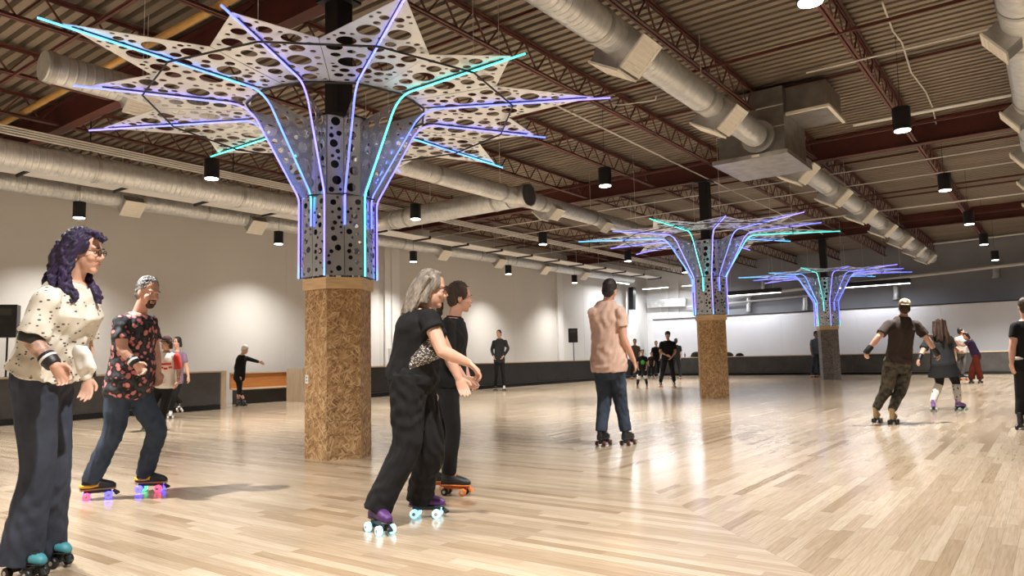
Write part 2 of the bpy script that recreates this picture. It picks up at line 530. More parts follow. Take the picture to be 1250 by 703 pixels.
# ================================================================ ROOF STEEL
GY = [-6.75, 5.87, 18.38, 31.2]
def girder(y, label):
    g = thing('roof_girder', label, 'beam', (-6, y, 5.7))
    MB().box(WX, RX, y - .1, y + .1, 5.70, 5.72).build('bottom_flange', M['redsteel'], g)
    MB().box(WX, RX, y - .1, y + .1, 6.22, 6.245).build('top_flange', M['redsteel'], g)
    MB().box(WX, RX, y - .008, y + .008, 5.72, 6.22).build('web', M['redsteel'], g)
girder(GY[1], 'dark red steel girder above the nearest tree sculpture')
girder(GY[2], 'dark red steel girder crossing behind the plenum box, above the second tree')
girder(GY[3], 'dark red steel girder above the farthest tree sculpture')
BAYN = ['in the bay nearest the viewer', 'between the first and second girders', 'between the second and third girders', 'beyond the third girder']
bays = [(-6.75, 5.77), (5.97, 18.28), (18.48, 31.1), (31.3, 39.95)]
JX = [-17.15 + 2.135 * k for k in range(11)]
for bi, (y0, y1) in enumerate(bays):
    jm = None
    for ji, x in enumerate(JX):
        lab = 'red open-web roof joist, %s from the left wall, %s' % (ORD[ji], BAYN[bi])
        if jm is None:
            j = thing('roof_joist', lab, 'joist', (x, y0, 5.75), group='red open-web roof joists')
            for z, w in ((0, .105), (.44, .12)):
                mb = MB()
                for s in (-1, 1):
                    mb.box(s * .012 if s > 0 else -w / 2, w / 2 if s > 0 else -.012, 0, y1 - y0, z, z + .01)
                    mb.box(*sorted((s * .012, s * .022)), 0, y1 - y0, z + (.01 if z == 0 else -.045), z + (.055 if z == 0 else 0))
                ob = mb.build('bottom_chord' if z == 0 else 'top_chord', M['joist']); ob.parent = j
            mb = MB(); n = int((y1 - y0) / .62); st = (y1 - y0) / n
            for k in range(n):
                a, b_ = k * st, (k + 1) * st; mid = (a + b_) / 2
                mb.bar((0, a, .43), (0, mid, .03), .022, .022); mb.bar((0, mid, .03), (0, b_, .43), .022, .022)
            ob = mb.build('web', M['joist']); ob.parent = j
            jm = j
        else:
            j = copy_tree(jm, None, (x, y0, 5.75)); j['label'] = lab
# bridging angles running across the joists
brn = 0
for bi, (y0, y1) in enumerate(bays[:3]):
    for k, fr in enumerate((.2, .42, .66, .88)):
        y = y0 + (y1 - y0) * fr
        z = 5.735 if k % 2 else 6.16
        brn += 1
        tag(MB().box(WX, RX, y, y + .045, z, z + .008).box(WX, RX, y, y + .006, z, z + .045).build('bridging_angle', M['joist']),
            'thin red %s bridging angle, %s one %s' % ('lower' if k % 2 else 'upper', ORD[k], BAYN[bi]), 'brace', 'bridging angles')

# ================================================================ DUCTWORK
def ring_pts(c, ax, r, n=28):
    ax = Vector(ax); u = Vector((0, 0, 1)); w = ax.cross(u)
    return [Vector(c) + (u * math.cos(2 * PI * k / n) + w * math.sin(2 * PI * k / n)) * r for k in range(n)]
def cyl(mb, a, b, r, n=28, cap=True, r2=None):
    return mb.tube([a, b], r, n, cap, radii=[r, r2 if r2 else r])
def duct(label, a, b, r, collars, m='duct_y', caps=True):
    a, b = Vector(a), Vector(b); d = (b - a); L = d.length; d.normalize()
    root = thing('spiral_duct', label, 'duct', a)
    stops = [0] + sorted(collars) + [L]
    for s0, s1 in zip(stops, stops[1:]):
        mb = MB(); cyl(mb, a + d * s0, a + d * s1, r, 32)
        autosmooth(mb.build('duct_section', M[m], root))
    for s in collars:
        mb = MB(); cyl(mb, a + d * (s - .035), a + d * (s + .035), r + .014, 32)
        autosmooth(mb.build('collar', M['galv'], root))
    # hanger rods up to the deck
    k = 1.35
    while k < L:
        p = a + d * k
        MB().tube([p + Vector((0, 0, r)), (p.x, p.y, DZ)], .006, 5).build('hanger_rod', M['conduit'], root)
        k += 4.2
    return root
def diffuser(root, p, side, r, w=.40, tilt=45, neck=.16):
    """boxy side outlet: p on the duct axis, side = horizontal unit vector it faces"""
    sd = Vector(side); al = Vector((0, 0, 1)).cross(sd)
    t = math.radians(tilt)
    n = sd * math.cos(t) + Vector((0, 0, -1)) * math.sin(t)
    u = al; v = n.cross(u).normalized()
    c = Vector(p) + n * (r + neck / 2 - .05)
    body = MB().obox(c, n * (neck / 2 + .05), u * w * .42, v * w * .36).build('diffuser', M['galv'], root)
    f = Vector(p) + n * (r + neck)
    MB().obox(f, n * .008, u * w * .36, v * w * .33).build('grille', M['grille'], body)
    mb = MB()
    for s in (-1, 1):
        mb.obox(f + u * s * w * .40, n * .014, u * w * .045, v * w * .42)
        mb.obox(f + v * s * w * .375, n * .014, u * w * .40, v * w * .045)
    mb.build('frame', M['cream'], body)
    for k in range(5):
        MB().obox(f + v * (k - 2) * w * .12, n * .013, u * w * .36, v * w * .018).build('louvre', M['cream'], body)
# right-hand duct over the rink
DRX, DRZ, DRR = -4.25, 5.2, .225
DR0 = -3.0
yr = [8.25, 11.55, 16.2, 19.4, 22.6, 25.9, 29.2, 32.4, 35.5]
coll = [v for y in yr for v in (y - DR0 - .62, y - DR0 + .45)]
coll += [y - DR0 for y in (1.5, 4.2, 5.6)]
dr = duct('near half of the large spiral duct with paired outlets, ending at the plenum', (DRX, DR0, DRZ), (DRX, 13.5, DRZ), DRR, sorted(c for c in coll if 0 < c < 16.3))
drb = duct('far half of the large spiral duct, running from the plenum to the far wall', (DRX, 15.34, DRZ), (DRX, 37.6, DRZ), DRR, sorted(c + DR0 - 15.34 for c in coll if 18.6 < c < 40.3))
for y in yr + [3.6]:
    diffuser(dr if y < 14 else drb, (DRX, y, DRZ), (1, 0, 0), DRR, .58, 46)
    diffuser(dr if y < 14 else drb, (DRX, y + .05, DRZ), (-1, 0, 0), DRR, .58, 62)
# far right duct
d2 = duct('spiral duct at the right edge of the picture with stepped outlets', (-.02, 3.0, 5.2), (-.02, 36, 5.2), .26, [4.5, 7.2, 8.4, 11.4, 13.8, 17, 20.4, 24])
for y in (11.0, 14.9, 18.2, 21.4, 24.8, 28.3): diffuser(d2, (-.02, y, 5.2), (-1, 0, 0), .26, .5, 38)
for y in (11.3, 15.2): diffuser(d2, (-.02, y, 5.2), (1, 0, 0), .26, .5, 38)
# lower left duct on the wall
DLX, DLZ, DLR = -18.75, 5.38, .235
d3 = duct('lower spiral duct with square grilles along the left wall', (DLX, -6.5, DLZ), (DLX, 36.5, DLZ), DLR, [v + 6.5 for v in (1, 4, 7.6, 9.2, 11.0, 12.4, 15.8, 18.6, 21.0, 23.0, 25.4, 28.6, 31.5, 34)])
for y in (-1.5, 3.2, 8.9, 12.5, 16.6, 20.7, 24.2, 27.6, 31.1): diffuser(d3, (DLX, y, DLZ), (1, 0, 0), DLR, .58, 48, .14)
# upper left duct, its elbow and the cross branch
UX, UZ, UR = -15.1, 5.05, .26
EY = 14.2
d4 = duct('upper spiral duct under the conduits on the left that turns across the room', (UX, -6.5, UZ), (UX, EY - .5, UZ), UR, [6.0, 9.5, 13.0, 16.2, 19.0])
mb = MB()
pts = [(UX + .5 - .5 * math.cos(t), EY - .5 + .5 * math.sin(t), UZ) for t in [PI / 2 * k / 6 for k in range(7)]]
mb.tube(pts, UR, 28); autosmooth(mb.build('elbow', M['galv'], d4), 50)
d5 = duct('cross branch of spiral duct joining the left duct to the middle run', (UX + .54, EY, UZ), (-10.52, EY, UZ), UR, [.1, .55, 3.6], 'duct_x')
# middle duct
MX, MZ, MR = -10.3, 5.05, .20
d6 = duct('middle spiral duct passing behind the nearest tree canopy', (MX, 3.75, MZ), (MX, 27, MZ), MR, [.08, 3.0, 6.2, 7.5, 9.8, 10.5, 11.4, 14.0, 16.4, 19])
mb = MB(); cyl(mb, (-10.49, EY, UZ), (-9.98, EY, UZ), UR, 32); autosmooth(mb.build('tee', M['galv'], d6))
mb = MB(); cyl(mb, (-9.98, EY, UZ), (-9.96, EY, UZ), UR + .0, 32); autosmooth(mb.build('end_cap', M['darkbox'], d6))
mb = MB(); cyl(mb, (-10.06, EY, UZ), (-9.95, EY, UZ), UR + .03, 32, cap=False); autosmooth(mb.build('end_rim', M['galv'], d6))
for y in (4.9, 9.6, 15.6, 18.2, 21.6): diffuser(d6, (MX, y, MZ), (1, 0, 0), MR, .42, 48)
for y in (9.5, 15.5): diffuser(d6, (MX, y, MZ), (-1, 0, 0), MR, .42, 48)
# plenum box on the right-hand duct
pl = thing('duct_plenum', 'big galvanised plenum box wrapped round the right duct below the roof', 'plenum', (-4.4, 14.3, 4.8))
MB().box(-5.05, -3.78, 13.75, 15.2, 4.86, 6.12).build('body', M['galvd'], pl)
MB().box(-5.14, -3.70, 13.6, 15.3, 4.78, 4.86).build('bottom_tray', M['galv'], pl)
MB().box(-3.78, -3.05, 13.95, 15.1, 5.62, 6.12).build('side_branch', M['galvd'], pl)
mb = MB()
mb.box(-3.80, -3.0, 13.88, 13.95, 5.58, 5.63); mb.box(-3.05, -2.99, 13.95, 15.15, 5.58, 5.63)
mb.build('branch_flange', M['cream'], pl)
mb = MB(); cyl(mb, (DRX, 13.62, DRZ), (DRX, 13.78, DRZ), DRR + .09, 28); autosmooth(mb.build('inlet_collar', M['galv'], pl))
for z in (5.35, 5.75): MB().box(-5.06, -3.77, 13.735, 13.75, z, z + .02).build('seam', M['conduit'], pl)
MB().box(-4.55, -4.42, 13.73, 13.75, 5.92, 6.04).build('access_plate', M['cream'], pl)
MB().box(-4.36, -4.22, 13.58, 13.60, 4.80, 4.84).build('name_plate', M['cream'], pl)
# cable tray and conduit bundle on the left
ct = thing('cable_tray', 'pale flat tray panels hung between the two left ducts', 'tray', (-17.0, 5, 5.2))
y = -6
while y < 35:
    MB().box(-17.45, -16.75, y, y + 1.92, 5.25, 5.28).build('tray_panel', M['wall_white'], ct)
    MB().box(-17.5, -16.7, y + 1.94, y + 1.98, 5.2, 5.30).build('tray_bracket', M['blackm'], ct)
    MB().tube([(-17.1, y + 1.96, 5.25), (-17.1, y + 1.96, DZ)], .008, 5).build('hanger_rod', M['conduit'], ct)
    y += 2.0
for k in range(4):
    x, z = -14.85, 5.49 - .046 * k
    tag(MB().tube([(x, -6.5, z), (x, 38, z)], .018, 8).build('conduit_pipe', M['whitepaint']),
        'pale conduit in the left bundle, %s from the top' % ORD[k], 'conduit', 'conduit bundle above the left ducts')
for hk, y in enumerate((-3, 1, 6.3, 9.4, 13.2, 17, 21.7, 25.4, 29, 33)):
    tag(MB().bar((-14.885, y, 5.327), (-14.885, y, DZ), .02, .02).bar((-14.895, y, 5.327), (-14.82, y, 5.327), .02, .01).build('conduit_hanger', M['blackm']),
        'trapeze hanger under the left conduit bundle, %s from the near end' % ORD[hk], 'hanger', 'trapeze hangers')
tag(MB().tube([(-19.5, 5.17, 5.86), (-7.6, 5.17, 5.86), (-7.4, 5.17, 5.95), (-7.4, 5.17, 6.2)], .055, 12).build('gas_pipe', M['yellow'], smooth=True), 'yellow gas pipe crossing the roof at the upper left', 'pipe')
# thin white conduits and cables under the deck
def cable(pts, r, label, m='whitepaint', name='roof_conduit'):
    return tag(MB().tube(pts, r, 6).build(name, M[m]), label, 'conduit')
cable([(-4.72, DR0, 5.62), (-4.72, 13.4, 5.62)], .012, 'white conduit running beside the large right duct')
cable([(-7.0, 10.4, 5.70), (-7.02, 18, 5.70), (-7.02, 30, 5.70)], .016, 'white conduit over the second tree', )
cable([(WX, 19.9, 5.69), (RX, 19.9, 5.69)], .016, 'pale pipe crossing the roof beyond the second girder')
cable([(WX, 21.7, 5.69), (RX, 21.7, 5.69)], .016, 'second pale pipe crossing the roof beyond the second girder')
cable([(-3.0, 15.9, 5.72), (RX, 15.9, 5.72)], .04, 'galvanised sprinkler pipe crossing right of the plenum box', 'conduit', 'sprinkler_pipe')
cable([(WX, 26.4, 5.7), (RX, 26.4, 5.7)], .03, 'sprinkler pipe crossing the roof before the far girder', 'conduit', 'sprinkler_pipe')
cable([(-3.0, 12.4, 5.74), (RX, 12.4, 5.74)], .014, 'white conduit crossing toward the right edge duct')
zig = [on_z(x, y, 6.1) for x, y in ((1077, 3), (1090, 38), (1101, 52), (1112, 88), (1130, 112), (1138, 130), (1147, 170))]
cable(zig, .014, 'crooked white cable hanging under the deck at the upper right')
cable([on_z(x, y, 5.9) for x, y in ((700, 135), (735, 128), (760, 128), (800, 122), (801, 118))], .012, 'curled white cable near the tip of the nearest canopy')
# far end pipes and gear
cable([on_y(890, 363, 39.5), on_y(1270, 319.5, 39.5)], .075, 'long pale pipe on the grey far wall', 'whitepaint', 'wall_pipe')
cable([on_y(838, 375, 39.6), on_y(1030, 357, 39.6)], .06, 'shorter pale pipe on the grey far wall', 'conduit', 'wall_pipe')
cable([on_y(1128, 299, 39.8), on_y(1265, 283, 39.8)], .05, 'thin pipe under the roof line of the far wall', 'conduit', 'wall_pipe')
for px, y0, y1 in ((914, 361, 379), (983, 360, 377), (932, 343, 356), (1094, 350, 364), (1216, 324, 338)):
    a, b_ = on_y(px, y0, 39.83), on_y(px, y1, 39.83)
    tag(MB().tube([a, b_], .14, 14).tube([b_, b_ + Vector((0, 0, -.06))], .17, 14).build('vent_drop', M['galv'], smooth=False), 'short galvanised vent drop on the far wall at %s' % {914: 'the second tree', 983: 'the left of the third tree', 932: 'the pipe elbow', 1094: 'the capped skater', 1216: 'the right end'}[px], 'vent', 'vent drops on the far wall')
tag(MB().bar(on_y(792, 371, 39.67), on_y(838, 369, 39.67), .36, .45).build('air_handler', M['galv']), 'small grey air handler on the bright white corner wall', 'air handler')
for i, px in enumerate((776, 784, 807, 815, 828)):
    tag(MB().tube([on_y(px, 345, 39.925), on_y(px, 424, 39.925)], .045, 8).build('wall_pipe', M['conduit' if i % 2 else 'whitepaint']), 'upright pipe on the bright corner wall, %s from the left' % ORD[i], 'pipe', 'upright pipes in the white corner')
tag(MB().bar(on_x(771.5, 351, -19.2), on_x(771.5, 378, -19.2), .3, .3, (1, 0, 0)).build('wall_cabinet', M['black']), 'tall black box high on the wall near the white corner', 'cabinet')
tag(MB().bar(on_x(767, 352, -19.45), on_x(767, 386, -19.45), .08, .08, (1, 0, 0)).box(*[v for q in ((-19.55, -19.35), (on_x(768, 384, -19.4).y - .2, on_x(768, 384, -19.4).y + .2), (on_x(768, 384, -19.4).z - .5, on_x(768, 384, -19.4).z)) for v in q]).build('wall_conduit', M['conduit']), 'conduit dropping to a grey box beside the black cabinet', 'conduit')
# switch boxes and conduit on the left wall behind the ponytailed skater
q = on_x(478, 432, WX + .1)
tag(MB().box(WX + .10, WX + .2, q.y - .16, q.y + .16, q.z - .55, q.z + .2).tube([(WX + .13, q.y, q.z), (WX + .13, q.y, 5.4)], .02, 6).build('wall_switch_box', M['conduit']), 'grey switch box with conduit on the left wall pilaster', 'switch box')

# ================================================================ PENDANT LIGHTS
PZ = 4.6
def make_pendant(label, x, y):
    p = thing('pendant_light', label, 'light', (x, y, PZ), group='black cylinder pendants')
    mb = MB(); cyl(mb, (0, 0, .012), (0, 0, .38), .135, 24)
    ob = autosmooth(mb.build('housing', M['black'])); ob.parent = p
    mb = MB(); cyl(mb, (0, 0, .0), (0, 0, .02), .118, 24)
    ob = mb.build('lens', M['lens']); ob.parent = p
    mb = MB().tube([(0, 0, .38), (.02, 0, .47), (-.01, .01, .55), (0, 0, DZ - PZ)], .005, 5)
    ob = mb.build('cord', M['blackm']); ob.parent = p
    ld = bpy.data.lights.new('pendant_lamp', 'SPOT')
    ld.energy = PENDANT_W; ld.color = (1, .96, .90); ld.spot_size = math.radians(122); ld.spot_blend = 1.0; ld.shadow_soft_size = .06
    lo = bpy.data.objects.new('lamp', ld); COL.objects.link(lo); lo.parent = p; lo.location = (0, 0, -.02)
    return p
ROWN = {-18.05: 'row beside the left wall', -12.5: 'second row from the left wall', -7.2: 'row in line with the trees, near two added for light', -1.72: 'row right of the large duct'}
PY = [1.9, 7.45, 12.9, 18.5, 24.1, 29.3, 34.9]
pm = None; DIM = None
for x in ROWN:
    ys = (PY[:-1] if x < -7 else PY) if x != -7.2 else [-3.6, 1.9, 13.0]  # near two of the tree row are unseen, added to brighten the skaters
    for i, y in enumerate([-3.6] + ys if x != -7.2 else ys):
        lab = 'black cylinder pendant, %s from the near end, %s' % (ORD[i], ROWN[x])
        if pm is None:
            pm = make_pendant(lab, x, y); DIM = bpy.data.lights['pendant_lamp'].copy(); DIM.energy = PENDANT_W * .42; BRIGHT = bpy.data.lights['pendant_lamp']
        else:
            c = copy_tree(pm, None, (x, y, PZ)); c['label'] = lab
        for ch in (pm if y == -3.6 and x == -18.05 else c).children:      # the wall row is dimmed
            if ch.type == 'LIGHT': ch.data = DIM if x == -18.05 else BRIGHT
# ================================================================ PERFORATED TREE SCULPTURES
def perforated(poly, holes, t, name, m):
    """plate in the local XY plane (outline poly, round holes (x, y, r)), thickness t along +Z"""
    vs = [Vector(p) for p in poly]; n = len(vs)
    edges = [(i, (i + 1) % n) for i in range(n)]
    for (x, y, r) in holes:
        k = 18 if r > .06 else (12 if r > .03 else 9); o = len(vs)
        vs += [Vector((x + r * math.cos(2 * PI * i / k), y + r * math.sin(2 * PI * i / k))) for i in range(k)]
        edges += [(o + i, o + (i + 1) % k) for i in range(k)]
    out = delaunay_2d_cdt(vs, edges, [], 1, 1e-6)
    V2, F = out[0], out[2]
    keep = []
    H2 = [(x, y, (r * .99) ** 2) for x, y, r in holes]
    for f in F:
        cx = sum(V2[i].x for i in f) / len(f); cy = sum(V2[i].y for i in f) / len(f)
        if any((cx - x) ** 2 + (cy - y) ** 2 < r2 for x, y, r2 in H2): continue
        inside = False; j = n - 1
        for i in range(n):
            a, b_ = poly[i], poly[j]
            if (a[1] > cy) != (b_[1] > cy) and cx < (b_[0] - a[0]) * (cy - a[1]) / (b_[1] - a[1]) + a[0]: inside = not inside
            j = i
        if inside: keep.append(tuple(f))
    ec = {}
    fix = []
    for f in keep:
        ar = sum(V2[f[i]].x * V2[f[(i + 1) % len(f)]].y - V2[f[(i + 1) % len(f)]].x * V2[f[i]].y for i in range(len(f)))
        if ar < 0: f = f[::-1]
        fix.append(f)
        for i in range(len(f)):
            e = (f[i], f[(i + 1) % len(f)]); ec[e] = 1
    mb = MB(); N = len(V2)
    verts = [(p.x, p.y, t) for p in V2] + [(p.x, p.y, 0) for p in V2]
    faces = [f for f in fix] + [tuple(i + N for i in f[::-1]) for f in fix]
    for (a, b_) in ec:
        if (b_, a) not in ec: faces.append((a, a + N, b_ + N, b_))
    mb.add(verts, faces)
    return mb.mesh(name, m)

def scatter_holes(poly, sizes, seed, mirror=False, edge=.02, gap=.018, tries=260, fixed=()):
    rnd = random.Random(seed); holes = list(fixed)
    n = len(poly)
    def dist_in(x, y):
        ins = False; j = n - 1; dm = 9
        for i in range(n):
            a, b_ = poly[i], poly[j]
            if (a[1] > y) != (b_[1] > y) and x < (b_[0] - a[0]) * (y - a[1]) / (b_[1] - a[1]) + a[0]: ins = not ins
            dx, dy = b_[0] - a[0], b_[1] - a[1]; L2 = dx * dx + dy * dy
            tt = max(0, min(1, ((x - a[0]) * dx + (y - a[1]) * dy) / L2)); dm = min(dm, math.hypot(x - a[0] - tt * dx, y - a[1] - tt * dy)); j = i
        return dm if ins else -1
    xs = [p[0] for p in poly]; ys = [p[1] for p in poly]
    for r, cnt in sizes:
        c = 0; k = 0
        while c < cnt and k < tries:
            k += 1
            x, y = rnd.uniform(min(xs), max(xs)), rnd.uniform(min(ys), max(ys))
            if mirror: y = abs(y)
            rr = r * rnd.uniform(.88, 1.12)
            if dist_in(x, y) < rr + edge: continue
            cand = [(x, y, rr)] + ([(x + rnd.uniform(-.04, .04), -y, rr)] if mirror and y > rr + gap else [])
            if mirror and y <= rr + gap and y > .02: continue
            if any(dist_in(q[0], q[1]) < rr + edge * .8 for q in cand): continue
            if all(math.hypot(q[0] - h[0], q[1] - h[1]) > rr + h[2] + gap for q in cand for h in holes):
                holes += cand; c += 1
    return holes

Z_LOW, Z_KINK, Z_CAN, R_SH, R_TR, R_BEND = 2.13, 3.10, 4.23, .45, .40, 1.08
def petal(Rp):
    h = math.tan(math.radians(15)); i0 = R_BEND * math.cos(math.radians(15)); v = 2.15 * math.cos(math.radians(15))
    g = .004
    poly = [(i0, -i0 * h + g), (v, -v * h + g), (Rp, 0), (v, v * h - g), (i0, i0 * h - g)]
    if Rp > 3: fixed = [(2.52, .0, .0)]
    fixed = [(1.62, .17, .125), (1.62, -.17, .125), (2.12, .30, .10), (2.12, -.30, .10)]
    fixed += [(2.42, .15, .115), (2.42, -.15, .115)] if Rp > 3 else [(2.33, .125, .075), (2.33, -.125, .075)]
    if Rp > 3: fixed += [(2.72, .07, .05), (2.72, -.07, .05)]
    holes = scatter_holes(poly, [(.085, 3), (.052, 9), (.036, 16), (.024, 34)], 11 if Rp > 3 else 23, True, fixed=fixed)
    return perforated(poly, holes, .006, 'petal', M['petal'])
PETAL = {1: petal(3.18), 0: petal(2.70)}
def fin():
    poly = [(R_TR + .01, 3.12), (R_SH, 3.12), (1.0, 4.06), (1.02, 4.14), (R_TR + .01, 4.02)]
    holes = scatter_holes(poly, [(.07, 4), (.05, 10), (.035, 14), (.022, 26)], 4, False, .02, .022)
    return perforated(poly, holes, .006, 'fin', M['steelperf'])
FIN = fin()
def shaft(R, z0, z1, sizes, seed, half):
    w = R / 2 - .004                                  # half a hexagon side
    poly = [(0.003, z0), (w, z0), (w, z1), (0.003, z1)]
    holes = scatter_holes(poly, sizes, seed, False, .014, .02)
    if not half: holes = [(w - x + .003, y, r) for x, y, r in holes]
    return perforated(poly, holes, .005, 'shaft_panel', M['steelperf'])
SH_A = shaft(R_SH, Z_LOW + .01, Z_KINK, [(.036, 5), (.024, 6), (.016, 7)], 3, True)
SH_B = shaft(R_SH, Z_LOW + .01, Z_KINK, [(.036, 4), (.024, 6), (.016, 7)], 8, True)
TR_A = shaft(R_TR, Z_KINK + .02, 4.08, [(.058, 4), (.036, 3), (.02, 4)], 6, True)
TR_B = shaft(R_TR, Z_KINK + .02, 4.08, [(.054, 4), (.03, 4), (.02, 4)], 9, True)

def bez(p0, p1, p2, n=6):
    p0, p1, p2 = Vector(p0), Vector(p1), Vector(p2)
    return [p0 * (1 - t) ** 2 + p1 * 2 * t * (1 - t) + p2 * t * t for t in [i / n for i in range(n + 1)]]
def led_path(long_tip):
    R = 3.38 if long_tip else 2.88
    zb = 2.74 if long_tip else Z_LOW
    rs = R_SH * math.cos(math.radians(30)) + .03 if long_tip else R_SH + .025
    a = [(rs, 0, zb)]
    a += bez((rs, 0, Z_KINK - .06), (rs, 0, Z_KINK + .02), (rs + .05, 0, Z_KINK + .1), 4)
    a += bez((.95, 0, 4.0), (1.06, 0, 4.2), (1.26, 0, 4.205), 6)
    a += [(R, 0, Z_CAN - .02)]
    return a
LEDM = {}
def led_mesh(long_tip, m):
    k = (long_tip, m)
    if k not in LEDM: LEDM[k] = MB().tube(led_path(long_tip), .0115, 8).mesh('led_tube', M[m], True)
    return LEDM[k]
LEDCOL1 = {-90: 'led_cyan', -60: 'led_violet', -30: 'led_blue', 0: 'led_teal', 30: 'led_blue', 60: 'led_violet', 90: 'led_cyan', 120: 'led_violet', 150: 'led_blue', 180: 'led_teal', -150: 'led_blue', -120: 'led_violet'}
LEDCOL2 = {-90: 'led_teal', -60: 'led_violet', -30: 'led_blue', 0: 'led_violet', 30: 'led_teal', 60: 'led_cyan', 90: 'led_blue', 120: 'led_teal', 150: 'led_blue', 180: 'led_blue', -150: 'led_cyan', -120: 'led_violet'}
LEDCOL3 = {-90: 'led_teal', -60: 'led_violet', -30: 'led_blue', 0: 'led_blue', 30: 'led_violet', 60: 'led_cyan', 90: 'led_blue', 120: 'led_teal', 150: 'led_blue', 180: 'led_violet', -150: 'led_cyan', -120: 'led_cyan'}
OSBM = {}
def tree(label, cx, cy, ledcol, osbm):
    root = thing('tree_sculpture', label, 'sculpture', (cx, cy, 0), group='perforated light trees')
    def put(name, me, rz=0.0, loc=(0, 0, 0), parent=root):
        o = bpy.data.objects.new(name, me); COL.objects.link(o); o.parent = parent
        o.rotation_euler = (0, 0, rz); o.location = loc; return o
    rnd = random.Random(int(cy * 10))
    # hexagonal OSB plinth: boards stacked on each face
    R = .395; ap = R * math.cos(PI / 6)
    for f in range(6):
        a = math.radians(30 + 60 * f)
        zs = [0]
        cuts = (.07, .27, .47, .88, 1.26, 1.47, 1.71) if f % 2 else (.47, 1.42)
        zs += [c + rnd.uniform(-.03, .03) for c in cuts] + [1.985]
        for z0, z1 in zip(zs, zs[1:]):
            mb = MB()
            w = R / 2
            mb.add([(ap - .022, -w + .012, z0), (ap, -w, z0), (ap, w, z0), (ap - .022, w - .012, z0), (ap - .022, -w + .012, z1 - .003), (ap, -w, z1 - .003), (ap, w, z1 - .003), (ap - .022, w - .012, z1 - .003)],
                   [(3, 2, 1, 0), (4, 5, 6, 7), (1, 2, 6, 5), (0, 1, 5, 4), (2, 3, 7, 6), (3, 0, 4, 7)])
            put('osb_board', mb.mesh('osb_board', osbm), a)
    for f in range(6):                                       # pine collar
        a = math.radians(30 + 60 * f); Rc = R + .035; apc = Rc * math.cos(PI / 6); w = Rc / 2
        if f == 0:
            cm = MB(); cm.add([(apc - .04, -w + .02, 1.985), (apc, -w, 1.985), (apc, w, 1.985), (apc - .04, w - .02, 1.985), (apc - .04, -w + .02, 2.12), (apc, -w, 2.12), (apc, w, 2.12), (apc - .04, w - .02, 2.12)],
                   [(3, 2, 1, 0), (4, 5, 6, 7), (1, 2, 6, 5), (0, 1, 5, 4), (2, 3, 7, 6), (3, 0, 4, 7)])
            cme = cm.mesh('collar_board', M['pine'])
        put('collar_board', cme, a)
    # perforated shaft and trunk, two half panels a face
    for f in range(6):
        a = math.radians(30 + 60 * f)
        for me0, me1, Rr in ((SH_A, SH_B, R_SH), (TR_A, TR_B, R_TR)):
            apx = Rr * math.cos(PI / 6)
            for s, me in ((1, me0), (-1, me1)):
                o = put('shaft_panel' if Rr == R_SH else 'trunk_panel', me)
                # local x -> tangential, local y -> up, local z -> outward
                tx = Vector((-math.sin(a), math.cos(a), 0)); rx_ = Vector((math.cos(a), math.sin(a), 0))
                base = rx_ * apx + (Vector((0, 0, 0)) if s > 0 else -tx * (Rr / 2 - .001))
                o.matrix_local = Matrix((tx, Vector((0, 0, 1)), rx_)).transposed().to_4x4()
                o.location = base
    o = put('hex_band', MB().tube([(0, 0, Z_KINK), (0, 0, Z_KINK + .015)], R_SH + .006, 6).mesh('hex_band', M['blackm']), 0)
    o = put('hex_band', MB().tube([(0, 0, 4.08), (0, 0, 4.12)], R_TR + .012, 6, cap=False).mesh('hex_band', M['blackm']), 0)
    for k in range(6):                                       # black corner angles
        a = math.radians(60 * k)
        put('corner_angle', MB().bar((R_SH + .004, 0, Z_LOW), (R_SH + .004, 0, Z_KINK), .018, .018).mesh('corner_angle', M['blackm']), a)
    for k in range(12):
        az = -180 + 30 * (k + 1); a = math.radians(az); lng = (az % 60) != 0
        o = put('petal', PETAL[1 if lng else 0], a, (0, 0, Z_CAN + (.0 if lng else .004)))
        o = put('fin', FIN)
        rx_ = Vector((math.cos(a), math.sin(a), 0)); tx = Vector((math.sin(a), -math.cos(a), 0))
        o.matrix_local = Matrix((rx_, Vector((0, 0, 1)), tx)).transposed().to_4x4()
        led = put('led_tube', led_mesh(lng, ledcol[az]), a)
        ribr = 3.1 if lng else 2.6
        put('petal_rib', MB().bar((R_BEND + .05, 0, Z_CAN - .003), (ribr, 0, Z_CAN - .003), .03, .006).mesh('petal_rib', M['blackm']), a)
        a2 = a + math.radians(30); p, q = Vector((2.2, 0, Z_CAN - .045)), Matrix.Rotation(math.radians(30), 3, 'Z') @ Vector((2.2, 0, Z_CAN - .045))
        put('ring_rod', MB().tube([p, q], .011, 6).mesh('ring_rod', M['blackm']), a)
        i0 = R_BEND + .01; p, q = Vector((i0, 0, Z_CAN - .012)), Matrix.Rotation(math.radians(30), 3, 'Z') @ Vector((i0, 0, Z_CAN - .012))
        put('inner_rod', MB().tube([p, q], .012, 6).mesh('inner_rod', M['blackm']), a)
        if k % 2: put('suspension_wire', MB().tube([(2.2, 0, Z_CAN), (2.2, 0, DZ - .02)], .004, 4).mesh('suspension_wire', M['conduit']), a)
    put('steel_post', MB().box(-.12, .12, -.12, .12, 2.2, 5.66).mesh('steel_post', M['black'])); put('cap_plate', MB().box(-.2, .2, -.2, .2, 5.66, 5.695).mesh('cap_plate', M['blackm']))
    return root
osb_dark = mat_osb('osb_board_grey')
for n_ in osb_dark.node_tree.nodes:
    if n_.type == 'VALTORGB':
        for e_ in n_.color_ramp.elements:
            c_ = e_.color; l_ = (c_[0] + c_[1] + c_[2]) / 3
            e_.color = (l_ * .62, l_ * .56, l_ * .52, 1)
TREES = [(-7.0, 5.87), (-7.2, 18.4), (-7.35, 31.2)]
tree('nearest perforated steel tree with LED ribs on an orange-brown OSB plinth', *TREES[0], LEDCOL1, M['osb'])
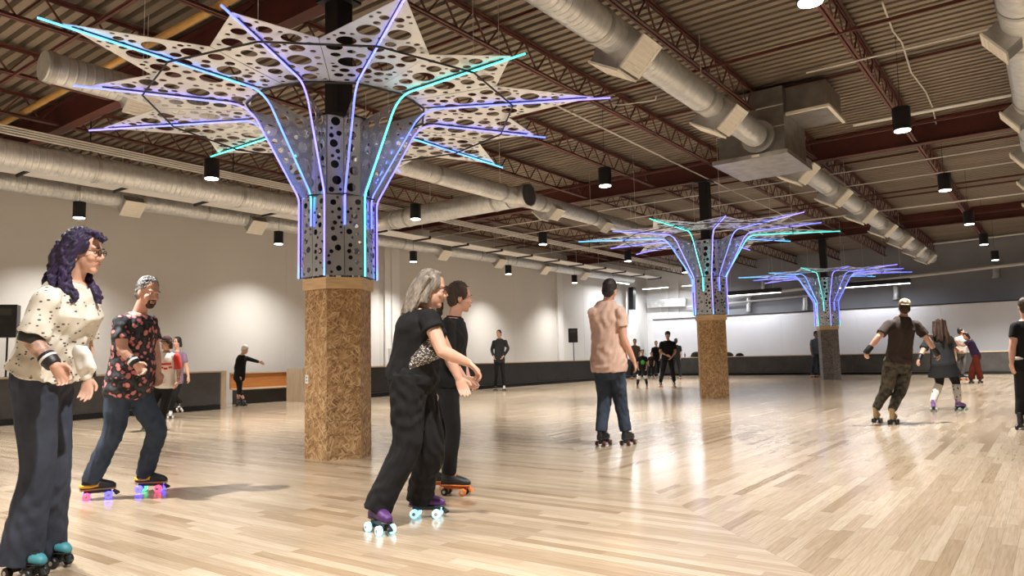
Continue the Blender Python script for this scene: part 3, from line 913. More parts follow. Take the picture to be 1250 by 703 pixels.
tree('middle perforated steel tree with LED ribs beside the standing man in pink', *TREES[1], LEDCOL2, M['osb'])
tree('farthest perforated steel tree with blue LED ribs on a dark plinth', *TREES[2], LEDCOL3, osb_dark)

# ================================================================ SKATERS
def basis(fwd, up):
    up = Vector(up).normalized(); f = Vector(fwd); f = (f - up * f.dot(up)).normalized()
    return f.cross(up).normalized(), f, up              # right, forward, up
def loft(mb, st, n=20):
    """st: (centre, half-axis u, half-axis v); flat caps"""
    vs = []; fs = []
    for c, u, v in st:
        vs += [c + u * math.cos(2 * PI * k / n) + v * math.sin(2 * PI * k / n) for k in range(n)]
    m = len(st)
    for i in range(m - 1):
        for k in range(n):
            k2 = (k + 1) % n
            fs.append((i * n + k, i * n + k2, (i + 1) * n + k2, (i + 1) * n + k))
    fs.append(tuple(range(n - 1, -1, -1))); fs.append(tuple((m - 1) * n + k for k in range(n)))
    a = (st[0][1].cross(st[0][2])).dot(st[-1][0] - st[0][0])
    if a < 0: fs = [f[::-1] for f in fs]
    mb.add(vs, fs)
def limb(mb, pts, radii, n=14, squash=None):
    """smooth tapered tube through pts (Catmull-Rom), rounded by small end rings"""
    P = [Vector(p) for p in pts]; Q = []; R = []
    for i in range(len(P) - 1):
        p0, p1, p2, p3 = P[max(i - 1, 0)], P[i], P[i + 1], P[min(i + 2, len(P) - 1)]
        for k in range(4):
            t = k / 4
            Q.append(.5 * ((2 * p1) + (p2 - p0) * t + (2 * p0 - 5 * p1 + 4 * p2 - p3) * t * t + (3 * p1 - p0 - 3 * p2 + p3) * t ** 3))
            R.append(radii[i] * (1 - t) + radii[i + 1] * t)
    Q.append(P[-1]); R.append(radii[-1])
    mb.tube(Q, 0, n, True, R)
def caps(mb, p, r): mb.ell(p, r, r, r, 12, 8)
def remesh(mb, voxel, smooth=4, fold=0.0, fl=.11, seed=0, folddir=(0, 0, 1)):
    me = bpy.data.meshes.new('tmp'); me.from_pydata(mb.v, [], mb.f); me.update()
    ob = bpy.data.objects.new('tmp', me); COL.objects.link(ob)
    m = ob.modifiers.new('r', 'REMESH'); m.mode = 'VOXEL'; m.voxel_size = voxel
    if smooth:
        s = ob.modifiers.new('s', 'SMOOTH'); s.factor = .5; s.iterations = smooth
    dg = bpy.context.evaluated_depsgraph_get(); dg.update()
    out = bpy.data.meshes.new_from_object(ob.evaluated_get(dg))
    bpy.data.objects.remove(ob); bpy.data.meshes.remove(me)
    n = len(out.vertices)
    if fold and n:
        co = np.empty(n * 3, np.float32); out.vertices.foreach_get('co', co); co = co.reshape(-1, 3)
        no = np.empty(n * 3, np.float32); out.vertices.foreach_get('normal', no); no = no.reshape(-1, 3)
        rs = np.random.RandomState(seed); d = np.zeros(n)
        for i in range(5):
            k = rs.normal(size=3) + np.array(folddir) * (.5 if i % 2 else .0)
            k = k / np.linalg.norm(k) * 2 * np.pi / (fl * rs.uniform(.6, 1.5))
            ph = rs.uniform(0, 6.28); q = co @ k
            q2 = co @ (rs.normal(size=3) * 9); q3 = co @ (rs.normal(size=3) * 17)
            d += np.sin(q + ph + 2.2 * np.sin(q2) + 1.0 * np.sin(q3)) * (.5 + .5 * np.sin(co @ (rs.normal(size=3) * 9) + ph))
        co = co + no * (d[:, None] * fold / 2.2)
        out.vertices.foreach_set('co', co.astype(np.float32).ravel())
    out.polygons.foreach_set('use_smooth', [True] * len(out.polygons))
    out.update()
    return out
def addm(name, me, m, parent):
    me.name = name; me.materials.clear(); me.materials.append(m)
    return link(name, me, parent)

def skin_mat(name, c): return mat(name, c, .5, var=.07, scale=14, spec=.4)
SK = {'fair': skin_mat('skin_fair', (.64, .37, .27)), 'pink': skin_mat('skin_pink', (.64, .36, .27)), 'tan': skin_mat('skin_tan', (.53, .295, .205)), 'dark': skin_mat('skin_brown', (.28, .15, .10))}
LIP = mat('lip_skin', (.42, .12, .10), .45); EYEW = mat('eye_white', (.75, .73, .7), .25); IRIS = mat('eye_iris', (.03, .02, .015), .2)
def hair_mat(name, c, c2): return mat(name, c, .58, var=.3, scale=24, stretch=(1, 1, .15), bump=.35, bscale=60, col2=c2, spec=.4)
HM = {'purple': hair_mat('hair_purple', (.010, .006, .022), (.045, .026, .085)), 'grey': hair_mat('hair_grey', (.09, .072, .055), (.36, .31, .26)), 'silver': hair_mat('hair_silver', (.08, .08, .08), (.42, .42, .43)),
      'brown': hair_mat('hair_dark_brown', (.018, .010, .007), (.07, .04, .025)), 'black': hair_mat('hair_black', (.008, .007, .007), (.035, .03, .03)), 'white': hair_mat('hair_white', (.6, .6, .6), (.85, .85, .85))}
def cloth(name, c, var=.15, rough=.85, **k): return mat(name, c, rough, var=var, scale=k.pop('scale', 5), bump=.12, bscale=k.pop('bscale', 220), spec=.25, **k)
CL = {'denim': cloth('denim_indigo', (.042, .050, .074), .3), 'denim2': cloth('denim_blue', (.040, .055, .085), .35), 'blackpant': cloth('black_trousers', (.012, .012, .013)), 'blacktop': cloth('black_jersey', (.010, .010, .011)),
      'pink': cloth('peach_shirt_cotton', (.62, .43, .35), .06), 'brown': cloth('brown_shirt', (.050, .036, .032), .1), 'charcoal': cloth('charcoal_fleece', (.03, .032, .036), .2), 'white': cloth('white_cotton', (.74, .71, .66), .05),
      'red': cloth('red_sleeve', (.48, .045, .035), .1), 'lavender': cloth('lavender_tee', (.24, .16, .24), .1), 'purpletop': cloth('dark_purple_top', (.03, .015, .05)), 'rust': cloth('rust_red_trousers', (.12, .02, .012)),
      'greyp': cloth('grey_trousers', (.12, .115, .11)), 'steel': cloth('slate_blue_shirt', (.10, .13, .17)), 'green': cloth('green_print', (.05, .34, .06)), 'khakib': cloth('olive_brown_shirt', (.05, .04, .022)), 'maroon': cloth('dark_maroon_top', (.03, .012, .014)),
      'sage': cloth('pale_tee', (.45, .45, .42)), 'camocap': cloth('camo_cap', (.12, .095, .055), scale=22, col2=(.62, .54, .38), detail=1.0)}
CL['camo'] = cloth('camo_trousers', (.022, .021, .018), scale=13, col2=(.12, .105, .08), detail=1.5)
def pattern_floral():
    m, nt, b = _nt('floral_shirt')
    N, L = nt.nodes, nt.links
    tc = N.new('ShaderNodeTexCoord')
    v = N.new('ShaderNodeTexVoronoi'); v.inputs['Scale'].default_value = 18
    nz = N.new('ShaderNodeTexNoise'); nz.inputs['Scale'].default_value = 26; nz.inputs['Detail'].default_value = 2
    L.new(tc.outputs['Object'], v.inputs['Vector']); L.new(tc.outputs['Object'], nz.inputs['Vector'])
    ad = N.new('ShaderNodeMath'); ad.operation = 'ADD'
    ml = N.new('ShaderNodeMath'); ml.operation = 'MULTIPLY_ADD'; ml.inputs[1].default_value = .7; ml.inputs[2].default_value = -.3
    L.new(nz.outputs['Fac'], ml.inputs[0]); L.new(v.outputs['Distance'], ad.inputs[0]); L.new(ml.outputs[0], ad.inputs[1])
    rp = N.new('ShaderNodeValToRGB'); rp.color_ramp.interpolation = 'LINEAR'
    e = rp.color_ramp.elements
    e[0].position = .26; e[0].color = (.66, .27, .26, 1)
    e[1].position = .60; e[1].color = (.010, .010, .014, 1)
    k = e.new(.43); k.color = (.42, .11, .12, 1)
    k = e.new(.46); k.color = (.012, .011, .018, 1)
    k = e.new(.78); k.color = (.045, .05, .06, 1)
    L.new(ad.outputs[0], rp.inputs['Fac']); L.new(rp.outputs[0], b.inputs['Base Color'])
    b.inputs['Roughness'].default_value = .75
    return m
def pattern_speck(name, base, spot, scale, thr, stretch=(1, 1, 1)):
    m, nt, b = _nt(name)
    N, L = nt.nodes, nt.links
    tc = N.new('ShaderNodeTexCoord'); mp = N.new('ShaderNodeMapping'); mp.inputs['Scale'].default_value = stretch
    v = N.new('ShaderNodeTexVoronoi'); v.inputs['Scale'].default_value = scale
    L.new(tc.outputs['Object'], mp.inputs[0]); L.new(mp.outputs[0], v.inputs['Vector'])
    rp = N.new('ShaderNodeValToRGB'); e = rp.color_ramp.elements
    e[0].position = thr; e[0].color = (*spot, 1); e[1].position = thr + .05; e[1].color = (*base, 1)
    L.new(v.outputs['Distance'], rp.inputs['Fac']); L.new(rp.outputs[0], b.inputs['Base Color'])
    b.inputs['Roughness'].default_value = .8
    return m
CL['floral'] = pattern_floral()
CL['blouse'] = pattern_speck('speckled_blouse', (.70, .66, .58), (.10, .08, .07), 26, .20, (1, 1, 1.6))
CL['sequin'] = pattern_speck('sequin_panel', (.05, .045, .04), (.62, .58, .52), 60, .34, (1, 1, 2.2))
CL['starsock'] = pattern_speck('star_socks', (.72, .70, .68), (.02, .02, .02), 15, .22)
GEAR = mat('black_pad', (.012, .012, .013), .5); GEARW = mat('pad_print', (.7, .7, .7), .5); GLASS = mat('glasses_rim', (.03, .02, .02), .3); GOLD = mat('earring', (.7, .55, .35), .25, .8)
BOOT = {'black': mat('boot_black', (.014, .014, .016), .5), 'purple': mat('boot_purple', (.075, .018, .13), .5), 'lilac': mat('boot_lilac', (.26, .14, .42), .5), 'tan': mat('boot_tan', (.42, .29, .14), .55), 'navy': mat('boot_navy', (.018, .018, .028), .5),
        'teal': mat('boot_teal', (.05, .22, .26), .5), 'white': mat('boot_white', (.6, .58, .55), .5), 'aqua': mat('boot_aqua', (.10, .38, .36), .5)}
TRIM = {'yellow': mat('trim_yellow', (.72, .42, .03), .5), 'orange': mat('trim_orange', (.75, .20, .03), .5), 'white': mat('trim_white', (.75, .74, .7), .5), 'black': mat('trim_black', (.015, .015, .015), .5), 'purple': mat('trim_purple', (.16, .06, .25), .5), 'tan': mat('trim_tan', (.40, .26, .12), .5), 'teal': mat('trim_teal', (.05, .25, .30), .5)}
WH = {'black': mat('wheel_black', (.012, .012, .012), .4), 'maroon': mat('wheel_maroon', (.10, .025, .02), .4), 'orange': mat('wheel_orange', (.65, .20, .05), .4), 'mint': mat('wheel_mint', (.25, .38, .33), .4), 'white': mat('wheel_white', (.7, .68, .65), .4),
      'ice': mat('wheel_ice_glow', (.7, .85, .9), .3, emit=(.35, .8, 1), es=1.5), 'lblue': mat('wheel_blue_glow', (.1, .1, .8), .3, emit=(.12, .10, 1), es=3), 'lred': mat('wheel_red_glow', (.8, .1, .2), .3, emit=(1, .08, .2), es=2), 'lgreen': mat('wheel_green_glow', (.1, .8, .3), .3, emit=(.1, .9, .35), es=2)}
HUB = mat('wheel_hub', (.55, .52, .48), .35, .5); PLATE = mat('skate_plate', (.05, .05, .055), .4, .6)

def skate(root, p, yaw, boot, trim='white', wheels=('black',) * 4, high=True, toe=None, s=1.0, vox=.006, pitch=0.0, lift=0.0, accent=None):
    """quad roller skate: p = floor point under the middle of the plate; yaw = heading"""
    F = Vector((math.cos(yaw) * math.cos(pitch), math.sin(yaw) * math.cos(pitch), math.sin(pitch)))
    Rt = Vector((math.sin(yaw), -math.cos(yaw), 0)); U = Rt.cross(F)
    o = Vector((p[0], p[1], lift))
    def T(x, y, z): return o + (F * x + Rt * y + U * z) * s
    mb = MB()
    st = [(-.125, .085, .030, .022), (-.11, .10, .036, .042), (-.05, .105, .036, .048), (.0, .105, .040, .044), (.06, .10, .044, .036), (.105, .096, .038, .029), (.135, .092, .022, .018)]
    loft(mb, [(T(x, 0, z + .01 + (h - .03) * .6), Rt * w * s, U * (h + .005) * s) for x, z, w, h in st], 16)
    top = .235 if high else .165
    loft(mb, [(T(-.06, 0, .10), F * .06 * s, Rt * .038 * s), (T(-.065, 0, .15), F * .056 * s, Rt * .038 * s), (T(-.068, 0, top), F * .055 * s, Rt * .040 * s)], 16)
    loft(mb, [(T(-.02, 0, .10), F * .05 * s, Rt * .034 * s), (T(-.035, 0, .15 if high else .14), F * .045 * s, Rt * .032 * s), (T(-.055, 0, .185 if high else .15), F * .03 * s, Rt * .03 * s)], 12)
    b = addm('roller_skate', remesh(mb, vox, 3), BOOT[boot], root)
    # sole and plate
    mb = MB(); loft(mb, [(T(x, 0, .082), Rt * w * s, U * .010 * s) for x, w in ((-.13, .028), (-.11, .038), (-.04, .036), (.04, .042), (.10, .042), (.135, .024))], 10)
    mb.build('sole', TRIM['tan' if trim == 'tan' else 'black'] if trim not in ('white', 'orange') else TRIM[trim], b)
    mb = MB(); mb.obox(T(0, 0, .062), F * .10 * s, Rt * .018 * s, U * .010 * s)
    for x in (-.08, .08):
        mb.obox(T(x, 0, .045), F * .014 * s, Rt * .02 * s, U * .018 * s)
        mb.tube([T(x, -.055, .031), T(x, .055, .031)], .006 * s, 6)
    mb.build('plate', TRIM['orange'] if trim == 'orange' else PLATE, b)
    i = 0
    for x in (-.08, .08):
        for y in (-.048, .048):
            mb = MB(); a, c = T(x, y - .017, .031), T(x, y + .017, .031); d = (c - a)
            mb.tube([a, a + d * .15, a + d * .85, c], 0, 18, True, [.026 * s, .031 * s, .031 * s, .026 * s])
            w = autosmooth(mb.build('wheel', WH[wheels[i % len(wheels)]], b), 60)
            if vox < .01:
                for e, q in ((a, -1), (c, 1)):
                    MB().tube([e, e + d * .06 * q], .013 * s, 10).build('hub', HUB, w)
            i += 1
    mb = MB(); mb.tube([T(.115, 0, .065), T(.145, 0, .038), T(.148, 0, .03)], 0, 12, True, [.01 * s, .019 * s, .019 * s]); mb.build('toe_stop', TRIM['orange'] if trim == 'orange' else WH['black'], b)
    if toe:
        mb = MB(); loft(mb, [(T(x, 0, z), Rt * w * s, U * h * s) for x, z, w, h in ((.075, .112, .044, .034), (.105, .108, .041, .031), (.138, .10, .026, .022), (.146, .098, .01, .01))], 14)
        autosmooth(mb.build('toe_cap', TRIM[toe], b), 60)
    if vox < .01:
        for k in range(5 if high else 3):                       # laces over the instep
            t = k / 4; x = .045 - .075 * t; z = .138 + .06 * t if high else .135 + .02 * t
            MB().tube([T(x, -.030 + .004 * k, z - .01), T(x + .004, 0, z + .008), T(x, .030 - .004 * k, z - .01)], .0042 * s, 6).build('lace', TRIM[trim if trim != 'tan' else 'white'], b)
        if accent:
            mb = MB(); loft(mb, [(T(x, 0, z), Rt * w * s, U * .020 * s) for x, z, w in ((-.134, .108, .024), (-.11, .112, .046), (-.05, .110, .045), (-.01, .118, .048))], 14); mb.build('heel_band', TRIM[accent], b)
            mb = MB(); loft(mb, [(T(-.012, 0, .108), F * .026 * s, Rt * .0495 * s), (T(.006, 0, .152), F * .022 * s, Rt * .042 * s)], 14); mb.build('strap', TRIM[accent], b)
    return T(-.055, 0, .20)

def hand_parts(mb, w, d, nrm, thumb_side, s, curl=.7, fat=1.0):
    """palm and five fingers: w wrist, d hand direction, nrm palm-facing direction, thumb_side = unit vector to the thumb"""
    d = d.normalized(); n = (nrm - d * nrm.dot(d)).normalized(); lat = (thumb_side - d * thumb_side.dot(d) - n * thumb_side.dot(n)).normalized()
    loft(mb, [(w - d * .01 * s, lat * .026 * s, n * .019 * s), (w + d * .03 * s, lat * .036 * s, n * .019 * s), (w + d * .065 * s, lat * .042 * s, n * .016 * s), (w + d * .09 * s, lat * .040 * s, n * .012 * s)], 14)
    for i, (off, L) in enumerate(((.031, .070), (.0105, .080), (-.0105, .074), (-.031, .058))):
        p = w + (d * (.082 - abs(off - .005) * .18) + lat * off) * s
        a1, a2 = curl * (.55 + .08 * i), curl * (1.35 + .12 * i)
        d1 = d * math.cos(a1) + n * math.sin(a1) + lat * off * 1.6; d1.normalize()
        d2 = d * math.cos(a2) + n * math.sin(a2); d2.normalize()
        q = p + d1 * L * .52 * s; e = q + d2 * L * .48 * s
        limb(mb, [p - d * .02 * s, q, e], [.0095 * s * fat, .0088 * s * fat, .0068 * s * fat], 8); caps(mb, e, .0068 * s * fat)
    p = w + (d * .022 + lat * .030) * s
    t1 = (d * .75 + lat * .62 + n * .25).normalized(); q = p + t1 * .042 * s; t2 = (d * .9 + lat * .15 + n * .35).normalized(); e = q + t2 * .034 * s
    limb(mb, [w + d * .012 * s + lat * .012 * s, p, q, e], [.017 * s, .0135 * s * fat, .0105 * s * fat, .008 * s * fat], 8); caps(mb, e, .008 * s * fat)

TOR = [(-.20, .095, .085), (-.09, .150, .115), (.04, .163, .122), (.18, .150, .112), (.34, .135, .102), (.52, .147, .112), (.72, .163, .118), (.87, .150, .100), (.96, .108, .080), (1.05, .064, .062)]
def interp(t):
    for (t0, a0, b0), (t1, a1, b1) in zip(TOR, TOR[1:]):
        if t <= t1:
            k = (t - t0) / (t1 - t0); return a0 + (a1 - a0) * k, b0 + (b1 - b0) * k
    return TOR[-1][1:]

CRv = Vector((_r.x, _r.y, 0)).normalized(); CFv = Vector((_f.x, _f.y, 0)).normalized()
def person(label, feet, J, skin='fair', hair=None, face_dir=(1, 0, 0), vox=.006, s=1.0, wide=1.0, deep=1.0, belly=0.0, top=None, bottom=None, hands=None, group=None, head_tilt=0.0, age='adult', bust=0.0, d0=0.0, head_s=1.0):
    """feet: list of dicts for skate(); J: joints as (px, py, offset towards the camera)"""
    gp = [on_z(f['px'][0], f['px'][1], 0) for f in feet]
    W = sum(depth_of(p) for p in gp) / len(gp) - d0
    base = sum(gp, Vector((0, 0, 0))) / len(gp); base.z = 0
    root = thing('person', label, 'person', base, group=group)
    def P(j): return at_depth(j[0], j[1], W - j[2])
    q = {k: P(v) for k, v in J.items()}
    sk = SK[skin]
    ankles = []
    for f, g in zip(feet, gp):
        a = {k: v for k, v in f.items() if k not in ('px', 'to', 'noskate')}
        if 'to' in f:
            t = on_z(f['to'][0], f['to'][1], 0); yaw = math.atan2(t.y - g.y, t.x - g.x)
        else: yaw = a.pop('yaw')
        a['yaw'] = yaw; a.setdefault('s', s); a.setdefault('vox', max(.006, vox))
        ankles.append(skate(root, g, **a))
    Rk, Lk = 'R', 'L'
    q['anR'], q['anL'] = ankles[0], ankles[1]
    Pc = (q['hipR'] + q['hipL']) / 2; Nb = q['neck']
    axis = Nb - Pc; Lt = axis.length; up = axis.normalized()
    hr = (q['hipR'] - q['hipL']).normalized(); sr = (q['shR'] - q['shL']).normalized()
    def station(t, infl=0.0, wf=1.0, df=1.0):
        a, b_ = interp(t); k = max(0, min(1, t))
        rt = (hr * (1 - k) + sr * k); rt = (rt - up * rt.dot(up)).normalized(); fw = up.cross(rt).normalized()
        bl = belly * math.exp(-((t - .25) / .22) ** 2) + bust * math.exp(-((t - .68) / .12) ** 2)
        dp = b_ * s * deep + infl
        return (Pc + axis * t + fw * bl * .6, rt * (a * s * wide + infl) * wf, fw * (dp + bl * .5) * df)
    fwT = up.cross(sr).normalized()
    # ---------------- body: one continuous skin
    mb = MB()
    loft(mb, [station(t) for t, _, _ in TOR], 20)
    for sd in 'RL':
        sh, el, wr = q['sh' + sd], q['el' + sd], q['wr' + sd]
        cl = Pc + axis * .92
        limb(mb, [cl, cl * .35 + sh * .65, sh], [.05 * s, .055 * s, .052 * s], 12); caps(mb, sh, .054 * s * (wide ** .5))
        af = wide ** .6
        m1 = sh * .55 + el * .45
        limb(mb, [sh, m1, el], [.053 * s * af, .048 * s * af, .040 * s * af], 14); caps(mb, el, .040 * s * af)
        m2 = el * .68 + wr * .32
        limb(mb, [el, m2, wr], [.040 * s * af, .041 * s * af, .027 * s], 14); caps(mb, wr, .026 * s)
        hp = (hands or {}).get(sd, {})
        hd = P(hp['to']) - wr if 'to' in hp else (wr - el)
        nrm = Vector(hp['palm']) if 'palm' in hp else (-sr if sd == 'R' else sr)
        ts = Vector(hp['thumb']) if 'thumb' in hp else fwT
        hand_parts(mb, wr, hd, nrm, ts, s * hp.get('s', 1.0), hp.get('curl', .6), max(1.0, vox / .0065))
        hi, kn, an = q['hip' + sd], q['kn' + sd], q['an' + sd]
        limb(mb, [hi, hi * .5 + kn * .5, kn, kn * .62 + an * .38 - fwT * .012, an], [.082 * s * af, .070 * s * af, .052 * s * af, .051 * s * af, .036 * s], 14)
        caps(mb, kn, .052 * s * af); caps(mb, hi, .08 * s * af)
    # head
    hs = s * 1.0 * head_s
    fd = Vector(face_dir); hup = (q['head'] - Nb).normalized() * .45 + Vector((0, 0, .55)); R_, F_, U_ = basis(fd, hup)
    if head_tilt: F_ = (F_ * math.cos(head_tilt) - U_ * math.sin(head_tilt)).normalized(); U_ = R_.cross(F_)
    Hc = q['head']; rot = Matrix((R_, F_, U_)).transposed()
    def Hp(x, y, z): return Hc + (R_ * x + F_ * y + U_ * z) * hs
    def he(m_, x, y, z, a, b_, c, nu=16, nv=12): m_.ell(Hp(x, y, z), a * hs, b_ * hs, c * hs, nu, nv, rot)
    he(mb, 0, -.012, .035, .074, .094, .092, 24, 16); he(mb, 0, .028, -.035, .060, .066, .083, 20, 14)
    he(mb, 0, .064, -.098, .030, .026, .022); he(mb, 0, .070, .030, .052, .022, .014)
    limb(mb, [Hp(0, .080, .018), Hp(0, .103, -.012), Hp(0, .112, -.028)], [.008 * hs, .010 * hs, .0135 * hs], 10)
    he(mb, -.012, .098, -.032, .010, .012, .008); he(mb, .012, .098, -.032, .010, .012, .008)
    he(mb, 0, .084, -.063, .025, .014, .013)
    for e in (-1, 1):
        he(mb, e * .036, .060, -.028, .028, .026, .026); he(mb, e * .074, -.008, -.012, .010, .022, .032)
    limb(mb, [Nb - up * .03, Nb * .5 + Hp(0, -.02, -.09) * .5, Hp(0, -.012, -.05)], [.060 * s, .054 * s, .056 * s], 16)
    body = addm('body', remesh(mb, vox, 3), sk, root)
    if vox < .012:
        for e in (-1, 1):
            m_ = MB(); he(m_, e * .031, .0765, .006, .0115, .008, .0065, 10, 8); ey = m_.build('eye', EYEW, body, True)
            m_ = MB(); he(m_, e * .031, .0825, .006, .0055, .003, .0055, 8, 6); m_.build('iris', IRIS, body, True)
            m_ = MB(); he(m_, e * .034, .088, .030, .021, .007, .0048, 10, 6); m_.build('eyebrow', HM[(hair or {}).get('mat', 'brown')] if (hair or {}).get('mat') not in ('white', 'purple', 'grey') else HM['brown'], body, True)
        m_ = MB(); he(m_, 0, .0935, -.058, .021, .007, .0045, 12, 6); he(m_, 0, .0925, -.067, .018, .007, .005, 12, 6); m_.build('lips', LIP, body, True)
    # ---------------- clothes
    fo = .0045 if vox < .009 else 0
    if bottom:
        i = bottom.get('infl', .014); mb = MB()
        loft(mb, [station(t, i) for t in (-.22, -.10, .03, .12, bottom.get('waist', .2))], 22)
        ends = []
        for sd in 'RL':
            hi, kn, an = q['hip' + sd], q['kn' + sd], q['an' + sd]
            af = wide ** .6; e = an * bottom.get('len', 1.0) + kn * (1 - bottom.get('len', 1.0)) - Vector((0, 0, bottom.get('drop', .03)))
            rh, rk, ra = [x * s for x in bottom.get('r', (.100, .072, .066))]
            limb(mb, [hi + Vector((0, 0, .03)), hi * .5 + kn * .5, kn, kn * .5 + e * .5, e], [rh * af, (rh + rk) / 2 * af, rk * af, (rk + ra) / 2, ra], 16); caps(mb, hi, rh * af); caps(mb, kn, rk * af * .98)
        addm(bottom.get('name', 'trousers'), remesh(mb, vox, 5, fo * .62 * bottom.get('fold', 1.6), .075, 3), bottom['mat'], root)
        if bottom.get('skirt'):
            mb = MB(); c0 = station(.15, i + .008); c1 = station(-.1, i + .04); c2 = station(-.09, i + .095); c2 = (c2[0] + axis * (bottom['skirt'] + .09), c2[1], c2[2])
            loft(mb, [c2, c1, c0], 24); addm('skirt', remesh(mb, vox, 3, fo * 2, .09, 5), bottom['mat'], root)
    if top:
        i = top.get('infl', .013); mb = MB(); hem = top.get('hem', -.10); hl = top.get('loose', .012)
        ts = [hem, hem + .10, hem + .22, .38, .55, .74, .88, .96, 1.03]
        ts = [t for k, t in enumerate(ts) if k < 3 or t > hem + .25]
        loft(mb, [station(t, i + (hl if t < .5 else 0)) for t in ts], 24)
        sl = top.get('sleeve', .6); smb = mb if not top.get('sleeve_mat') else MB()
        for sd in 'RL':
            sh, el, wr = q['sh' + sd], q['el' + sd], q['wr' + sd]; af = wide ** .6; cl = Pc + axis * .90
            limb(mb, [cl, cl * .35 + sh * .65, sh], [.062 * s, .066 * s, .062 * s * af], 14)
            if sl <= 1:
                e = sh * (1 - sl) + el * sl; limb(smb, [sh, sh * .5 + e * .5, e], [.066 * s * af, .066 * s * af, top.get('cuff', .062) * s * af], 16); caps(smb, sh, .066 * s * af)
            else:
                k = sl - 1; e = el * (1 - k) + wr * k; limb(smb, [sh, sh * .5 + el * .5, el, e], [.066 * s * af, .062 * s * af, .054 * s * af, top.get('cuff', .042) * s], 16); caps(smb, sh, .066 * s * af); caps(smb, el, .053 * s * af)
        sh_ = addm(top.get('name', 'shirt'), remesh(mb, vox, int(.07 / vox), fo * top.get('fold', 1.2), .09, 7), top['mat'], root)
        if top.get('sleeve_mat'): addm('sleeves', remesh(smb, vox, 3, fo, .1, 9), top['sleeve_mat'], root)
        if top.get('collar'):
            mb = MB(); c = Pc + axis * 1.02
            loft(mb, [(c - up * .035, sr * .075 * s, fwT * .075 * s), (c + up * .02, sr * .068 * s, fwT * .066 * s)], 18); addm('collar', remesh(mb, vox, 2), top['mat'], sh_)
    # ---------------- hair / hats
    if hair:
        mb = MB(); hm = HM[hair['mat']]; st = hair['style']
        if st != 'bald':
            he(mb, 0, -.026, .046, .084, .096, .096, 22, 16)
            he(mb, 0, -.055, -.01, .078, .062, .085, 20, 14)
            if st in ('long', 'bob', 'pony'):
                he(mb, 0, .012, .108, .060, .045, .026) if st != 'pony' else None
                for e in (-1, 1): he(mb, e * .066, -.005, .035, .022, .06, .06)
        if st in ('long', 'bob'):
            for e in (-1, 1):
                limb(mb, [Hp(e * .06, -.02, .05), Hp(e * .082, -.03, -.03), Hp(e * .085, -.03, -.11)], [.04 * hs, .035 * hs, .03 * hs], 10)
        if st == 'pony':
            limb(mb, [Hp(0, -.10, .05), Hp(0, -.145, .05), Hp(0, -.175, -.02), Hp(0, -.165, -.12), Hp(0, -.15, -.18)], [.03 * hs, .032 * hs, .036 * hs, .03 * hs, .012 * hs], 12)
        for lk, rr in hair.get('locks', []):
            pts = [P(j) for j in lk]; n = len(pts); limb(mb, pts, [rr * (.8 if i < n - 1 else .3) for i in range(n)], 10)
            rnd = random.Random(n * 7 + int(lk[0][0] * 3))
            for k in range(7):                                  # strands round the lock
                an, cu = rnd.uniform(0, 6.28), rnd.uniform(-1, 1); sub = []
                m = 9
                for i in range(m):
                    t = i / (m - 1) * (n - 1); a_ = min(int(t), n - 2); f_ = t - a_
                    p = pts[a_] * (1 - f_) + pts[a_ + 1] * f_
                    wv = (1.1 * math.sin(i * 1.5 + an * 2) if hair.get('curly') else .25 * math.sin(i * .7 + an))
                    sub.append(p + (CRv * math.cos(an + wv) + CFv * math.sin(an + wv)) * rr * (.75 + .3 * wv * (1 if hair.get('curly') else 0)) + Vector((0, 0, rnd.uniform(-.012, .004) if i == m - 1 else 0)))
                limb(mb, sub, [rr * .34] * (m - 1) + [rr * .12], 7)
        ho = addm('hair', remesh(mb, max(.0052, vox * .9), 2, .0045 if vox < .01 else 0, .028, 11), hm, root)
        if hair.get('beard'):
            m_ = MB(); he(m_, 0, .062, -.098, .036, .034, .030); he(m_, 0, .092, -.048, .028, .010, .006); he(m_, -.03, .075, -.07, .008, .016, .025); he(m_, .03, .075, -.07, .008, .016, .025)
            addm('beard', remesh(m_, .005, 2), HM['brown'], root)
        cap = hair.get('cap')
        if cap:
            m_ = MB(); he(m_, 0, -.014, .060, .090, .104, .092, 24, 16)
            crown = addm('cap', remesh(m_, max(.006, vox), 2), cap, root)
            m_ = MB(); sgn = hair.get('brim', 1)
            if sgn:
                loft(m_, [(Hp(0, sgn * .06, .055), R_ * .075 * hs, U_ * .008 * hs), (Hp(0, sgn * .115, .052), R_ * .066 * hs, U_ * .006 * hs), (Hp(0, sgn * .15, .045), R_ * .035 * hs, U_ * .005 * hs)], 14); m_.build('brim', cap, crown, True)
    return root, q, P, Hp, basis(F_, U_), hs, body

def band(root, a, b_, t0, t1, r0, r1, name, m, parent=None):
    """sleeve-like pad around a limb between joints a and b"""
    p, e = a + (b_ - a) * t0, a + (b_ - a) * t1
    mb = MB(); mb.tube([p, p + (e - p) * .12, p + (e - p) * .88, e], 0, 18, True, [r0 * .9, r0, r1, r1 * .9])
    return autosmooth(mb.build(name, m, parent or root), 50)
def glasses(root, Hp, hs):
    mb = MB()
    for e in (-1, 1):
        c = [Hp(e * .032 + .022 * math.cos(t), .103, .004 + .017 * math.sin(t)) for t in [2 * PI * k / 14 for k in range(15)]]
        mb.tube(c, .0022 * hs, 5, False); mb.tube([Hp(e * .054, .102, .008), Hp(e * .074, .06, .010), Hp(e * .078, -.01, .006)], .0022 * hs, 5)
    mb.tube([Hp(-.010, .104, .008), Hp(.010, .104, .008)], .002 * hs, 5)
    mb.build('glasses', GLASS, root)
CR = Vector((_r.x, _r.y, 0)).normalized(); CF = Vector((_f.x, _f.y, 0)).normalized()
def view_dir(right, away, upz=0.0):
    """direction in the room from how it points in the view: right / away from the viewer"""
    return (CR * right + CF * away + Vector((0, 0, upz))).normalized()

